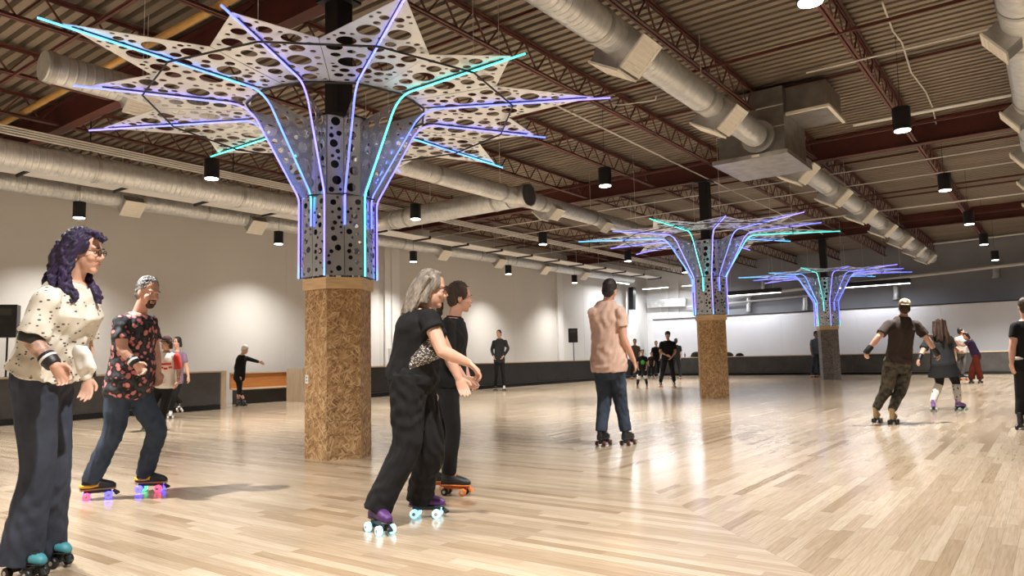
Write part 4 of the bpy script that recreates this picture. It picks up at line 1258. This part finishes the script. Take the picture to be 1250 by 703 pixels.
TAT = mat('tattooed_skin', (.20, .12, .09), .5, scale=34, col2=(.58, .35, .26), detail=2.0)
def tattoo(root, body, a, b_, t0, t1, r=.07):
    me = body.data; n = len(me.polygons)
    c = np.empty(n * 3, np.float32); me.polygons.foreach_get('center', c); c = c.reshape(-1, 3)
    a, b_ = np.array(a), np.array(b_); d = b_ - a; t = (c - a) @ d / (d @ d)
    dist = np.linalg.norm(c - a - t[:, None] * d, axis=1)
    me.materials.append(TAT)
    me.polygons.foreach_set('material_index', ((t > t0) & (t < t1) & (dist < r)).astype(np.int32))
# ---- purple-haired woman, near left, gliding to the right
r_, q, P, Hp, B_, hs, body = person(
    'woman with long purple hair in speckled cream blouse and flared jeans, nearest at left', 
    [dict(px=(31, 705), to=(70, 710), boot='black', toe='teal', trim='black', wheels=('black',)), dict(px=(62, 690), to=(100, 694), boot='black', toe='teal', trim='black', wheels=('black',))],
    dict(head=(102, 307, .0), neck=(88, 347, .0), shR=(58, 366, .20), shL=(100, 362, -.17), elR=(38, 414, .25), wrR=(66, 446, .28), elL=(103, 420, -.2), wrL=(108, 462, -.16),
         hipR=(44, 462, .10), hipL=(60, 461, -.09), knR=(46, 572, .08), knL=(66, 570, -.05)),
    'fair', dict(mat='purple', style='long', curly=True, locks=[
        ([(80, 295, .06), (70, 320, .09), (68, 345, .11), (72, 366, .12)], .036), ([(84, 300, .08), (80, 325, .10), (82, 350, .12), (90, 370, .12)], .034),
        ([(76, 300, .0), (66, 325, .0), (62, 345, .02), (64, 352, .05)], .034), ([(104, 330, -.06), (108, 345, -.05), (116, 355, -.03), (119, 370, -.02)], .030),
        ([(92, 285, .05), (84, 292, .08), (76, 310, .09), (74, 330, .1)], .035), ([(110, 283, 0), (122, 287, .02), (126, 295, .03)], .022)]),
    face_dir=view_dir(.97, .12, -.02), vox=.0058, s=.97, wide=1.22, deep=1.18, bust=.05,
    top=dict(mat=CL['blouse'], hem=.06, sleeve=.88, infl=.024, loose=.022, cuff=.078, fold=2.2, name='blouse'),
    bottom=dict(mat=CL['denim'], r=(.112, .078, .118), drop=.11, waist=.26, fold=1.6, name='jeans'),
    hands=dict(R=dict(to=(90, 474, .28), palm=tuple(-CF), curl=.8), L=dict(to=(105, 484, -.12), curl=.5)))
glasses(r_, Hp, hs)
band(r_, q['shR'], q['elR'], .80, 1.10, .066, .062, 'elbow_pad', GEAR)
w_ = band(r_, q['elR'], q['wrR'], .62, 1.0, .046, .042, 'wrist_guard', GEAR); band(r_, q['elR'], q['wrR'], .72, .80, .048, .047, 'strap', GEARW, w_)
w_ = band(r_, q['elL'], q['wrL'], .70, 1.0, .044, .040, 'wrist_guard', GEAR)
mb = MB(); loft(mb, [(P((106, 463, .12)), CR * .03, CF * .02), (P((105, 450, .13)), CR * .052, CF * .03), (P((101, 432, .13)), CR * .055, CF * .03), (P((98, 422, .12)), CR * .03, CF * .03)], 14)
addm('blouse_tie', remesh(mb, .007, 3, .008, .07, 2), CL['white'], r_)
MB().ell(Hp(.078, 0, -.05), .008, .008, .012, 8, 6).build('earring', GOLD, r_)
tattoo(r_, body, q['elR'], q['wrR'], .08, .6)

# ---- man in floral shirt
r_, q, P, Hp, B_, hs, body = person(
    'grey-haired man with goatee in floral shirt and jeans on glowing wheels',
    [dict(px=(119, 609), to=(150, 606), boot='navy', trim='tan', accent='yellow', high=False, wheels=('lblue', 'lred', 'lblue', 'lblue')), dict(px=(184, 600), to=(215, 599), boot='navy', trim='tan', accent='yellow', high=False, wheels=('lgreen', 'lblue', 'lblue', 'lred'))],
    dict(head=(181, 357, .0), neck=(168, 386, .0), shR=(148, 394, .17), shL=(182, 393, -.16), elR=(149, 425, .24), wrR=(165, 444, .27), elL=(189, 428, -.18), wrL=(193, 456, -.08),
         hipR=(146, 474, .09), hipL=(164, 473, -.09), knR=(139, 526, .12), knL=(191, 524, -.02)),
    'pink', dict(mat='silver', style='short', beard=True), face_dir=view_dir(.86, -.42, -.12), vox=.0058, s=1.03, wide=1.14, deep=1.15, belly=.05, head_tilt=.1,
    top=dict(mat=CL['floral'], hem=-.10, sleeve=.66, infl=.018, loose=.016, cuff=.072, fold=1.8, collar=True),
    bottom=dict(mat=CL['denim2'], r=(.108, .078, .075), drop=.05, fold=2.0, name='jeans'),
    hands=dict(R=dict(to=(180, 458, .27), palm=tuple(-CF), curl=1.0), L=dict(curl=.7)))
w_ = band(r_, q['elR'], q['wrR'], .66, 1.05, .046, .044, 'wrist_guard', GEAR); band(r_, q['elR'], q['wrR'], .78, .90, .048, .047, 'strap', GEARW, w_)

# ---- grey-haired woman striding right
r_, q, P, Hp, B_, hs, body = person(
    'grey-haired woman in black top with sequin hem striding on glowing white wheels',
    [dict(px=(464, 650), to=(492, 661), boot='purple', trim='purple', wheels=('ice',), high=False), dict(px=(521, 631), to=(552, 631), boot='purple', trim='purple', wheels=('ice',), high=False)],
    dict(head=(527, 353, .0), neck=(514, 379, .02), shR=(524, 389, .18), shL=(526, 390, -.17), elR=(540, 429, .26), wrR=(572, 443, .22), elL=(547, 432, -.2), wrL=(560, 462, -.15),
         hipR=(499, 462, .09), hipL=(507, 462, -.09), knR=(496, 545, .10), knL=(526, 548, -.08)),
    'fair', dict(mat='grey', style='bob', locks=[([(520, 336, .04), (507, 350, .08), (499, 372, .08), (494, 388, .07)], .034), ([(516, 338, -.02), (503, 356, 0), (497, 378, 0), (494, 392, .02)], .036), ([(524, 338, .09), (514, 352, .10), (507, 370, .10), (501, 384, .09)], .032), ([(512, 340, .0), (500, 362, .04), (495, 380, .05)], .035)]),
    face_dir=view_dir(.98, .1, -.04), vox=.0058, s=1.0, wide=1.08, deep=1.25, bust=.04,
    top=dict(mat=CL['blacktop'], hem=-.02, sleeve=.34, infl=.02, loose=.014, cuff=.080, name='top'),
    bottom=dict(mat=CL['blackpant'], r=(.125, .096, .094), drop=.07, waist=.2, fold=2.2, infl=.02),
    hands=dict(R=dict(to=(586, 455, .20), palm=(0, 0, -1), thumb=tuple(-CF), curl=.9), L=dict(curl=.5)))
glasses(r_, Hp, hs)
MB().ell(Hp(.080, -.002, -.05), .008, .008, .016, 8, 6).build('earring', GOLD, r_)
mb = MB(); loft(mb, [(P((497, 455, .14)), CR * .02, CF * .05), (P((518, 436, .13)), CR * .115, CF * .085), (P((527, 422, .12)), CR * .10, CF * .085), (P((531, 412, .12)), CR * .06, CF * .08)], 20)
addm('sequin_panel', remesh(mb, .007, 2, .004, .05), CL['sequin'], r_)

# ---- woman with ponytail behind her
r_, q, P, Hp, B_, hs, body = person(
    'woman with dark ponytail in black jacket on orange-wheeled skates',
    [dict(px=(556, 604), to=(590, 605), boot='black', trim='orange', wheels=('black', 'black', 'black', 'orange')), dict(px=(533, 599), to=(565, 600), boot='black', trim='orange', wheels=('black', 'black', 'black', 'orange'))],
    dict(head=(562, 363, .0), neck=(554, 390, .0), shR=(546, 398, .16), shL=(560, 398, -.15), elR=(549, 438, .20), wrR=(566, 461, .20), elL=(562, 436, -.17), wrL=(571, 462, -.05),
         hipR=(547, 466, .09), hipL=(550, 466, -.08), knR=(553, 527, .08), knL=(540, 528, -.08)),
    'pink', dict(mat='brown', style='pony'), face_dir=view_dir(.98, .15, -.05), vox=.0062, s=.98, deep=1.0,
    top=dict(mat=CL['blacktop'], hem=-.06, sleeve=1.5, infl=.014, cuff=.048, name='jacket', collar=True),
    bottom=dict(mat=CL['blackpant'], r=(.094, .066, .060), drop=.02),
    hands=dict(R=dict(to=(577, 474, .20), curl=.8), L=dict(to=(579, 470, -.03), curl=.8)))

# ---- man in pink shirt seen from behind
r_, q, P, Hp, B_, hs, body = person(
    'tall man in pale pink shirt and jeans seen from behind beside the middle tree',
    [dict(px=(767, 543), to=(795, 536), boot='black', trim='black', wheels=('maroon',)), dict(px=(737, 543.5), to=(765, 536.5), boot='black', trim='black', wheels=('maroon',))],
    dict(head=(745, 354, .0), neck=(740, 370, -.02), shR=(757, 381, .10), shL=(725, 382, .0), elR=(761, 413, .14), wrR=(774, 441, .06), elL=(731, 413, -.14), wrL=(738, 437, -.26),
         hipR=(751, 446, .05), hipL=(735, 446, -.02), knR=(757, 486, -.05), knL=(738, 486, -.06)),
    'pink', dict(mat='black', style='short'), face_dir=view_dir(.62, .78, 0), vox=.0065, s=1.05, wide=1.2, deep=1.15, belly=.03,
    top=dict(mat=CL['pink'], hem=-.10, sleeve=.55, infl=.018, loose=.02, cuff=.07, fold=2.6, collar=True),
    bottom=dict(mat=CL['denim2'], r=(.104, .078, .074), drop=.03, fold=1.8, name='jeans'),
    hands=dict(R=dict(to=(779, 457, .04), curl=.6)))

# ---- man in brown shirt and camo cap, gliding away at right
r_, q, P, Hp, B_, hs, body = person(
    'man in brown shirt and backwards camo cap gliding away with arms out',
    [dict(px=(1091, 517), to=(1106, 511), boot='tan', trim='tan', wheels=('black',)), dict(px=(1071, 515), to=(1084, 509.5), boot='tan', trim='tan', wheels=('black',))],
    dict(head=(1104, 376, .0), neck=(1102, 388, 0), shR=(1119, 397, -.02), shL=(1085, 396, .06), elR=(1132, 414, .04), wrR=(1142, 429, .02), elL=(1072, 412, .16), wrL=(1060, 427, .16),
         hipR=(1105, 443, -.02), hipL=(1089, 443, .05), knR=(1099, 476, -.06), knL=(1082, 475, -.04)),
    'fair', dict(mat='brown', style='short', cap=CL['camocap'], brim=-1), face_dir=view_dir(.35, .93, 0), vox=.0085, s=1.0, wide=1.2, deep=1.2,
    top=dict(mat=CL['brown'], hem=-.02, sleeve=.74, infl=.016, loose=.01, cuff=.07, collar=True),
    bottom=dict(mat=CL['camo'], r=(.112, .085, .062), drop=-.01, fold=2.5),
    hands=dict(L=dict(to=(1055, 438, .16), curl=.9), R=dict(to=(1147, 436, .02), curl=.9)))
for sd in 'RL': band(r_, q['el' + sd], q['wr' + sd], .70, 1.3, .046, .046, 'wrist_guard', GEAR)

# ---- woman in black with lilac skates
r_, q, P, Hp, B_, hs, body = person(
    'long-haired woman in black skirt with starry white socks and lilac skates',
    [dict(px=(1173, 501), to=(1190, 500), boot='lilac', trim='purple', wheels=('mint',)), dict(px=(1140, 501.5), to=(1144, 494), boot='lilac', trim='purple', wheels=('mint',))],
    dict(head=(1147, 397, .0), neck=(1147, 409, 0), shR=(1159, 414, 0), shL=(1134, 413, .0), elR=(1164, 425, .02), wrR=(1166, 434, .02), elL=(1127, 427, .1), wrL=(1122, 438, .16),
         hipR=(1158, 444, 0), hipL=(1145, 444, 0), knR=(1167, 467, -.05), knL=(1147, 467, -.02)),
    'fair', dict(mat='brown', style='long', locks=[([(1147, 390, .09), (1147, 402, .12), (1148, 416, .15)], .065), ([(1151, 391, .08), (1154, 405, .12), (1159, 420, .15)], .055), ([(1142, 392, .08), (1142, 404, .11), (1143, 411, .13)], .05)]),
    face_dir=view_dir(.3, .95, 0), vox=.009, s=.90, wide=1.3, deep=1.3,
    top=dict(mat=CL['charcoal'], hem=-.05, sleeve=.9, infl=.02, loose=.015, cuff=.075), bottom=dict(mat=CL['blackpant'], r=(.105, .066, .05), len=.35, drop=0, skirt=-.42, name='shorts'),
    hands=dict(L=dict(curl=.8), R=dict(curl=.6)))
for sd in 'RL': band(r_, q['kn' + sd], q['an' + sd], .10, 1.05, .070, .056, 'sock', CL['starsock'])
w_ = band(r_, q['elL'], q['wrL'], .5, 1.1, .044, .04, 'wrist_guard', GEAR)

# ---- woman cut by the right edge
r_, q, P, Hp, B_, hs, body = person(
    'person in black tee with pale belt bag cut off by the right picture edge',
    [dict(px=(1262, 524), to=(1270, 515), boot='black', trim='black', wheels=('black',)), dict(px=(1247, 524), to=(1254, 515), boot='black', trim='black', wheels=('black',))],
    dict(head=(1251, 375, .0), neck=(1252, 393, 0), shR=(1270, 400, 0), shL=(1240, 399, .0), elR=(1273, 424, .02), wrR=(1272, 443, .02), elL=(1236, 424, .04), wrL=(1235, 443, .06),
         hipR=(1262, 448, 0), hipL=(1248, 448, 0), knR=(1261, 485, -.05), knL=(1247, 485, -.02)),
    'pink', dict(mat='brown', style='short'), face_dir=view_dir(.3, .95, 0), vox=.009, s=1.0, wide=1.12, deep=1.1,
    top=dict(mat=CL['blacktop'], hem=-.05, sleeve=.55, infl=.016), bottom=dict(mat=CL['blackpant'], r=(.1, .07, .06), drop=0),
    hands=dict(L=dict(to=(1236, 455, .06), curl=.4)))
mb = MB(); c = q['hipR'] * .5 + q['hipL'] * .5 + Vector((0, 0, .10)); loft(mb, [(c, CR * .215, CF * .16), (c + Vector((0, 0, .05)), CR * .21, CF * .155)], 22); addm('belt', remesh(mb, .012, 1), CL['white'], r_)
mb = MB(); mb.ell(c - CF * .17 + CR * -.02 + Vector((0, 0, .16)), .10, .06, .07); addm('belt_bag', remesh(mb, .012, 2), CL['sage'], r_)

# ---- girl in raglan tee and her companion
r_, q, P, Hp, B_, hs, body = person(
    'person in red and white raglan tee and dark cap behind the floral shirt man',
    [dict(px=(179, 523), to=(166, 527), boot='aqua', trim='white', wheels=('mint',)), dict(px=(197, 525), to=(184, 529), boot='aqua', trim='white', wheels=('mint',))],
    dict(head=(203, 419, 0), neck=(203, 431, 0), shR=(193, 434, .04), shL=(215, 435, .0), elR=(191, 449, .06), wrR=(195, 461, .14), elL=(219, 453, .0), wrL=(217, 466, .06),
         hipR=(197, 470, 0), hipL=(207, 470, 0), knR=(184, 497, .1), knL=(200, 498, .06)),
    'tan', dict(mat='brown', style='bob', cap=CL['maroon'], brim=1), face_dir=view_dir(-.25, -.95, -.05), vox=.010, s=.93, wide=1.12, deep=1.05,
    top=dict(mat=CL['white'], hem=-.08, sleeve=.85, sleeve_mat=CL['red'], infl=.016), bottom=dict(mat=CL['blackpant'], r=(.098, .07, .06), drop=.02),
    hands=dict(L=dict(to=(215, 473, .08))))
tattoo(r_, body, q['elL'], q['wrL'], -.1, .8)
mb = MB()
for k, (x0, x1) in enumerate(((197, 209), (195, 199), (200, 204), (206, 210))):
    y = (444.5, 449, 450, 448.5)[k]; mb.bar(P((x0, y, .175)), P((x1, y - .3, .175)), .02, .035)
mb.build('tee_print', CL['red'], r_)
r_, q, P, Hp, B_, hs, body = person(
    'person in lavender tee partly hidden behind the raglan tee skater',
    [dict(px=(219, 510), to=(226, 507), boot='black', trim='white', wheels=('white',), pitch=-.3, lift=.14), dict(px=(208, 511), to=(204, 516), boot='white', trim='white', wheels=('white',))],
    dict(head=(216, 418, 0), neck=(216, 430, 0), shR=(205, 433, 0), shL=(224, 433, 0), elR=(206, 449, 0), wrR=(209, 461, .05), elL=(228, 449, .0), wrL=(230, 460, .02),
         hipR=(209, 465, 0), hipL=(218, 465, 0), knR=(214, 484, .05), knL=(213, 485, .08)),
    'fair', dict(mat='black', style='bob'), face_dir=view_dir(-.25, -.95, 0), vox=.011, s=.92, wide=1.05,
    top=dict(mat=CL['lavender'], hem=-.08, sleeve=.6), bottom=dict(mat=CL['blackpant'], r=(.09, .062, .055), drop=0))

# ---- skater in black with white hat leaning on the bench gap
person('person in black with white hat reaching an arm out over the orange bench',
    [dict(px=(298, 495.5), to=(307, 496.5), boot='black', trim='black', high=False), dict(px=(291, 495), to=(299, 497), boot='black', trim='black', high=False)],
    dict(head=(299, 427, 0), neck=(295, 434, 0), shR=(291, 439, .12), shL=(300, 437, -.12), elR=(288, 450, .16), wrR=(291, 459, .14), elL=(310, 440, -.1), wrL=(317, 442, -.1),
         hipR=(291, 461, .08), hipL=(293, 461, -.08), knR=(293, 478, .06), knL=(292, 478, -.06)),
    'pink', dict(mat='white', style='short', cap=CL['white'], brim=0), face_dir=view_dir(.9, -.35, -.1), vox=.012, s=.93, wide=1.05,
    top=dict(mat=CL['blacktop'], hem=-.12, sleeve=1.9, infl=.018, loose=.02), bottom=dict(mat=CL['blackpant'], r=(.09, .066, .06), drop=-.06, len=.75),
    hands=dict(L=dict(to=(321, 443.5, -.1), curl=.3)))
# ---- man standing at the far barrier
person('man in charcoal sweatshirt standing with hands low by the long black barrier',
    [dict(px=(605, 477), to=(602, 481), boot='black', trim='white', wheels=('black',)), dict(px=(615.5, 477), to=(616.5, 481.5), boot='white', trim='white', wheels=('black',))],
    dict(head=(609, 407.5, 0), neck=(610, 414, 0), shR=(603, 417.5, 0), shL=(617, 417, 0), elR=(600.5, 427.5, .0), wrR=(602.5, 435, .14), elL=(620, 426, .0), wrL=(614.5, 435, .16),
         hipR=(606, 440.5, 0), hipL=(613, 440.5, 0), knR=(606, 455.5, .04), knL=(614, 455.5, .04)),
    'fair', dict(mat='black', style='short'), face_dir=view_dir(-.35, -.93, 0), vox=.012, s=1.0, wide=1.05, deep=1.1,
    top=dict(mat=CL['charcoal'], hem=-.06, sleeve=1.92, infl=.02, loose=.012, name='sweatshirt'), bottom=dict(mat=CL['blackpant'], r=(.095, .066, .056), drop=0), head_s=1.05)
# ---- group near the far end
def far_person(label, x, foot, top_y, hair, topm, botm, dx=5.0, skin='fair', turn=(0, -1), wide=1.0, arms=(0, 0), cap=None, boot='black', s=None, wheels=('orange',)):
    g = on_z(x, foot, 0); W = depth_of(g); k = CAM_F / W; h = (foot - top_y) / k; s_ = s or h / 1.83
    def z(m): return foot - m * s_ * k
    w = .17 * s_ * k * wide; hw = .085 * s_ * k; fx, fy = turn
    t = g + (CR * fx + CF * fy) * .4; tp = proj(t); v = (tp[0] - proj(g)[0], tp[1] - proj(g)[1])
    sg = -1 if fy < 0 else 1
    pr = dict(head=(x, z(1.70), 0), neck=(x, z(1.52), 0), shR=(x + sg * w, z(1.44), 0), shL=(x - sg * w, z(1.44), 0), elR=(x + sg * (w * 1.25), z(1.17), -.03 * sg), wrR=(x + sg * (w * 1.1 - arms[0] * w), z(.96 + .1 * arms[0]), (-.12) * sg),
              elL=(x - sg * (w * 1.25), z(1.17), -.03 * sg), wrL=(x - sg * (w * 1.1 - arms[1] * w), z(.96 + .1 * arms[1]), -.12 * sg), hipR=(x + sg * hw, z(.98), 0), hipL=(x - sg * hw, z(.98), 0), knR=(x + sg * (hw + dx * .5), z(.57), .06), knL=(x - sg * (hw + dx * .5), z(.57), .06))
    fR = dict(px=(x + sg * (hw + dx), foot), to=(x + sg * (hw + dx) + v[0], foot + v[1]), boot=boot, trim='white', wheels=wheels); fL = dict(px=(x - sg * (hw + dx), foot), to=(x - sg * (hw + dx) + v[0], foot + v[1]), boot=boot, trim='white', wheels=wheels)
    return person(label, [fR, fL], pr, skin, dict(mat=hair, style='short', cap=cap, brim=1) if hair else None, face_dir=tuple(CR * fx + CF * fy), vox=.014, s=s_, wide=wide, top=dict(mat=topm, hem=-.08, sleeve=.7, infl=.018), bottom=dict(mat=botm, r=(.1, .07, .062), drop=0))
far_person('man in black with flat cap at the centre of the far group', 815, 473, 404.5, 'black', CL['blacktop'], CL['blackpant'], 5, 'tan', (-.2, -1), 1.15, (.9, .4), CL['blacktop'])
far_person('person in black tee just right of the capped man, arm bare', 825, 462.5, 413, 'black', CL['blacktop'], CL['blackpant'], 3.5, 'fair', (.2, 1), 1.1)
far_person('person in black printed tee and white shoes left of the capped man', 801, 460.5, 416, 'black', CL['blacktop'], CL['blackpant'], 1.5, 'fair', (0, -1), 1.0, boot='white', wheels=('white',))
r_, q, P, Hp, B_, hs, body = far_person('child in green-fronted tee with white knee pads near the far group', 784, 474, 426.5, 'brown', CL['blacktop'], CL['blackpant'], 3.5, 'fair', (-.2, -1), 1.05)
mb = MB(); c = q['neck'] * .45 + (q['hipR'] + q['hipL']) * .275 - CF * .14; mb.ell(c + CF * .02, .09, .03, .09); addm('tee_print', remesh(mb, .014, 2), CL['green'], r_)
for sd in 'RL': band(r_, q['kn' + sd], q['an' + sd], -.12, .25, .075, .07, 'knee_pad', GEARW)
far_person('person in olive brown top behind the pink shirt man', 775, 463, 413.5, 'black', CL['khakib'], CL['blackpant'], 1.5, 'dark', (0, -1))
far_person('small child in dark maroon between green tee child and the group', 795, 461.5, 430, 'brown', CL['maroon'], CL['blackpant'], 1.0, 'fair', (0, -1))
far_person('person in slate blue shirt half hidden by the farthest tree plinth', 996.5, 461, 404, 'black', CL['steel'], CL['denim2'], 1.0, 'dark', (.3, -1))
far_person('person in pale tee and grey trousers facing the rust trousers skater', 1173, 464, 400, 'black', CL['sage'], CL['greyp'], 1.5, 'tan', (1, -.2), .95, (.8, .8))
person('skater bending forward in purple top and wide rust red trousers',
    [dict(px=(1197, 467.5), to=(1190, 469), boot='black', trim='black', wheels=('black',)), dict(px=(1186, 467.5), to=(1179, 469), boot='black', trim='black', wheels=('black',))],
    dict(head=(1179, 410.5, 0), neck=(1183, 415, 0), shR=(1181, 418, .15), shL=(1186, 417, -.15), elR=(1175, 422, .16), wrR=(1169, 419, .14), elL=(1177, 422, -.14), wrL=(1170, 421, -.1),
         hipR=(1191, 435, .08), hipL=(1193, 434, -.08), knR=(1194, 450, .06), knL=(1187, 450, -.06)),
    'tan', dict(mat='black', style='bob'), face_dir=view_dir(-.9, -.3, -.35), vox=.014, s=.95, top=dict(mat=CL['purpletop'], hem=-.02, sleeve=.6), bottom=dict(mat=CL['rust'], r=(.105, .095, .105), drop=.05))
# ================================================================ SPEAKERS, CLUTTER, STRIP LIGHTS
def speaker(label, x, y, rz, zb, s=1.0):
    root = thing('loudspeaker', label, 'speaker', (x, y, zb), rz)
    def put(name, mb, m, parent=root, smooth=False):
        o = bpy.data.objects.new(name, mb.mesh(name, m, smooth)); COL.objects.link(o); o.parent = parent; return o
    cab = MB(); w, d, h = .22 * s, .19 * s, .66 * s
    cab.add([(-w, -d, 0), (w, -d, 0), (w * .7, d, 0), (-w * .7, d, 0), (-w, -d, h), (w, -d, h), (w * .7, d, h), (-w * .7, d, h)], [(3, 2, 1, 0), (4, 5, 6, 7), (0, 1, 5, 4), (1, 2, 6, 5), (2, 3, 7, 6), (3, 0, 4, 7)])
    c = put('cabinet', cab, M['black'])
    put('grille', MB().box(-w * .92, w * .92, -d - .012, -d, .03, h - .03), M['blackm'], c)
    put('horn', MB().box(-w * .6, w * .6, -d - .018, -d - .010, h * .68, h * .88), M['darkbox'], c)
    return root
def tripod(label, x, y, h):
    root = thing('speaker_stand', label, 'stand', (x, y, 0))
    def put(name, mb): o = bpy.data.objects.new(name, mb.mesh(name, M['blackm'])); COL.objects.link(o); o.parent = root
    put('pole', MB().tube([(0, 0, .25), (0, 0, h)], .02, 10))
    put('collar', MB().tube([(0, 0, .9), (0, 0, .98)], .035, 10))
    for k in range(3):
        a = 2.1 * k + .4; c, s = math.cos(a), math.sin(a)
        put('leg', MB().tube([(c * .03, s * .03, .92), (c * .45, s * .45, .02)], .013, 8)); put('brace', MB().tube([(0, 0, .35), (c * .26, s * .26, .42)], .009, 6))
    return root
q = on_x(9, 412, -18.0)
tripod('black tripod stand under the loudspeaker at the left picture edge', -18.0, q.y, q.z)
speaker('black loudspeaker on a stand behind the left barrier', -18.0, q.y, .9, q.z, 1.05)
q = on_x(700, 418, -18.3)
tripod('black tripod stand under the loudspeaker by the long black barrier', -18.3, q.y, q.z)
speaker('black loudspeaker above the long black barrier near the far corner', -18.3, q.y, .5, q.z, 1.0)
# coats and bags lying on the far barrier
for i, (px, w, h, m, lab) in enumerate(((850, .40, .30, CL['khakib'], 'brown bag on the far barrier left of the middle tree'), (889, .34, .24, CL['khakib'], 'brown coat heap on the far barrier right of the middle tree'), (903, .26, .17, CL['blacktop'], 'black bag on the far barrier beside the brown coat heap'), (836, .06, .14, CL['blacktop'], 'dark bottle on the far barrier'))):
    p = on_y(px, 434, 37.05); p.z = .985; mb = MB()
    if i == 3: mb.tube([p, p + Vector((0, 0, .15)), p + Vector((0, 0, .19)), p + Vector((0, 0, .25))], 0, 10, True, [.035, .035, .014, .014]); o = mb.build('bottle', M['black'], None, True)
    else:
        mb.ell(p + Vector((0, 0, h * .42)), w * .7, .09, h * .5); mb.ell(p + Vector((w * .4, 0, h * .3)), w * .4, .08, h * .35); mb.ell(p + Vector((-w * .45, 0, h * .28)), w * .3, .08, h * .32)
        mb.box(p.x - w * .8, p.x + w * .8, p.y - .07, p.y + .07, p.z, p.z + .05)
        o = link('bag', remesh(mb, .02, 2)); o.data.materials.append(m)
    tag(o, lab, 'bottle' if i == 3 else 'bag')
# outlet on the near plinth
q = Vector((TREES[0][0], TREES[0][1], 0)); a = math.radians(-90)
n_ = Vector((math.cos(a), math.sin(a), 0)); t_ = Vector((-n_.y, n_.x, 0)); c = q + n_ * (.395 * math.cos(PI / 6) + .004) - t_ * .155; c.z = .93
o = thing('power_outlet', 'white power outlet on the nearest OSB plinth', 'outlet', c)
MB().obox(c, n_ * .004, t_ * .028, Vector((0, 0, .05))).build('plate', M['whitepaint'], o)
for dz in (-.02, .02): MB().obox(c + n_ * .003 + Vector((0, 0, dz)), n_ * .003, t_ * .008, Vector((0, 0, .008))).build('socket', M['blackm'], o)
# strip lights over the bright far-left corner
SL = mat('tube_glow', (.9, .9, .9), .4, emit=(.95, .97, 1), es=9.0)
for i, (x, y, z, w) in enumerate(((-18.15, 34.2, 4.95, 1.6), (-18.0, 37.9, 4.9, 1.6), (-15.6, 37.9, 4.9, 1.6))):
    r_ = thing('strip_light', 'white strip light hung in the far left corner, %s from the viewer' % ORD[i], 'light', (x, y, z), group='strip lights in the far corner')
    if i == 0: MB().box(x - .05, x + .05, y - w / 2, y + w / 2, z, z + .06).build('housing', M['whitepaint'], r_); MB().box(x - .04, x + .04, y - w / 2 + .03, y + w / 2 - .03, z - .02, z).build('tube', SL, r_)
    else: MB().box(x - w / 2, x + w / 2, y - .05, y + .05, z, z + .06).build('housing', M['whitepaint'], r_); MB().box(x - w / 2 + .03, x + w / 2 - .03, y - .04, y + .04, z - .02, z).build('tube', SL, r_)
    MB().tube([(x, y, z + .06), (x, y, DZ)], .006, 5).build('hanger_rod', M['conduit'], r_)
    ld = bpy.data.lights.new('strip_lamp', 'AREA'); ld.shape = 'RECTANGLE'; ld.size = w if i else .09; ld.size_y = .09 if i else w; ld.energy = 150; ld.color = (.95, .97, 1)
    lo = bpy.data.objects.new('lamp', ld); COL.objects.link(lo); lo.parent = r_; lo.location = (0, 0, -.03)
# linear fixtures washing the white partition; the last two are added to brighten it
for i, (xa, xb, lab) in enumerate(((on_y(1022, 353, 37.75).x, on_y(1112, 344, 37.75).x, 'black linear light fixture hanging before the far grey wall'), (-14.0, -11.0, 'added black linear light behind the middle tree, brightening the partition'), (.6, 3.6, 'added unseen linear light beyond the right picture edge, brightening the partition'))):
    z = on_y(1066, 348.5, 37.75).z; c = ((xa + xb) / 2, 37.75, z); L_ = xb - xa
    r_ = thing('linear_light', lab, 'light', c, group='linear lights along the partition')
    MB().box(xa, xb, 37.62, 37.88, z, z + .22).build('housing', M['black'], r_)
    MB().box(xa + .05, xb - .05, 37.66, 37.84, z - .02, z).build('lens', SL, r_)
    for x in (xa + .4, xb - .4): MB().tube([(x, 37.75, z + .22), (x, 37.75, DZ)], .008, 5).build('hanger_rod', M['conduit'], r_)
    ld = bpy.data.lights.new('linear_lamp', 'AREA'); ld.shape = 'RECTANGLE'; ld.size = L_; ld.size_y = .2; ld.energy = 85; ld.color = (.93, .95, 1)
    lo = bpy.data.objects.new('lamp', ld); COL.objects.link(lo); lo.parent = r_; lo.location = (0, 0, -.03)
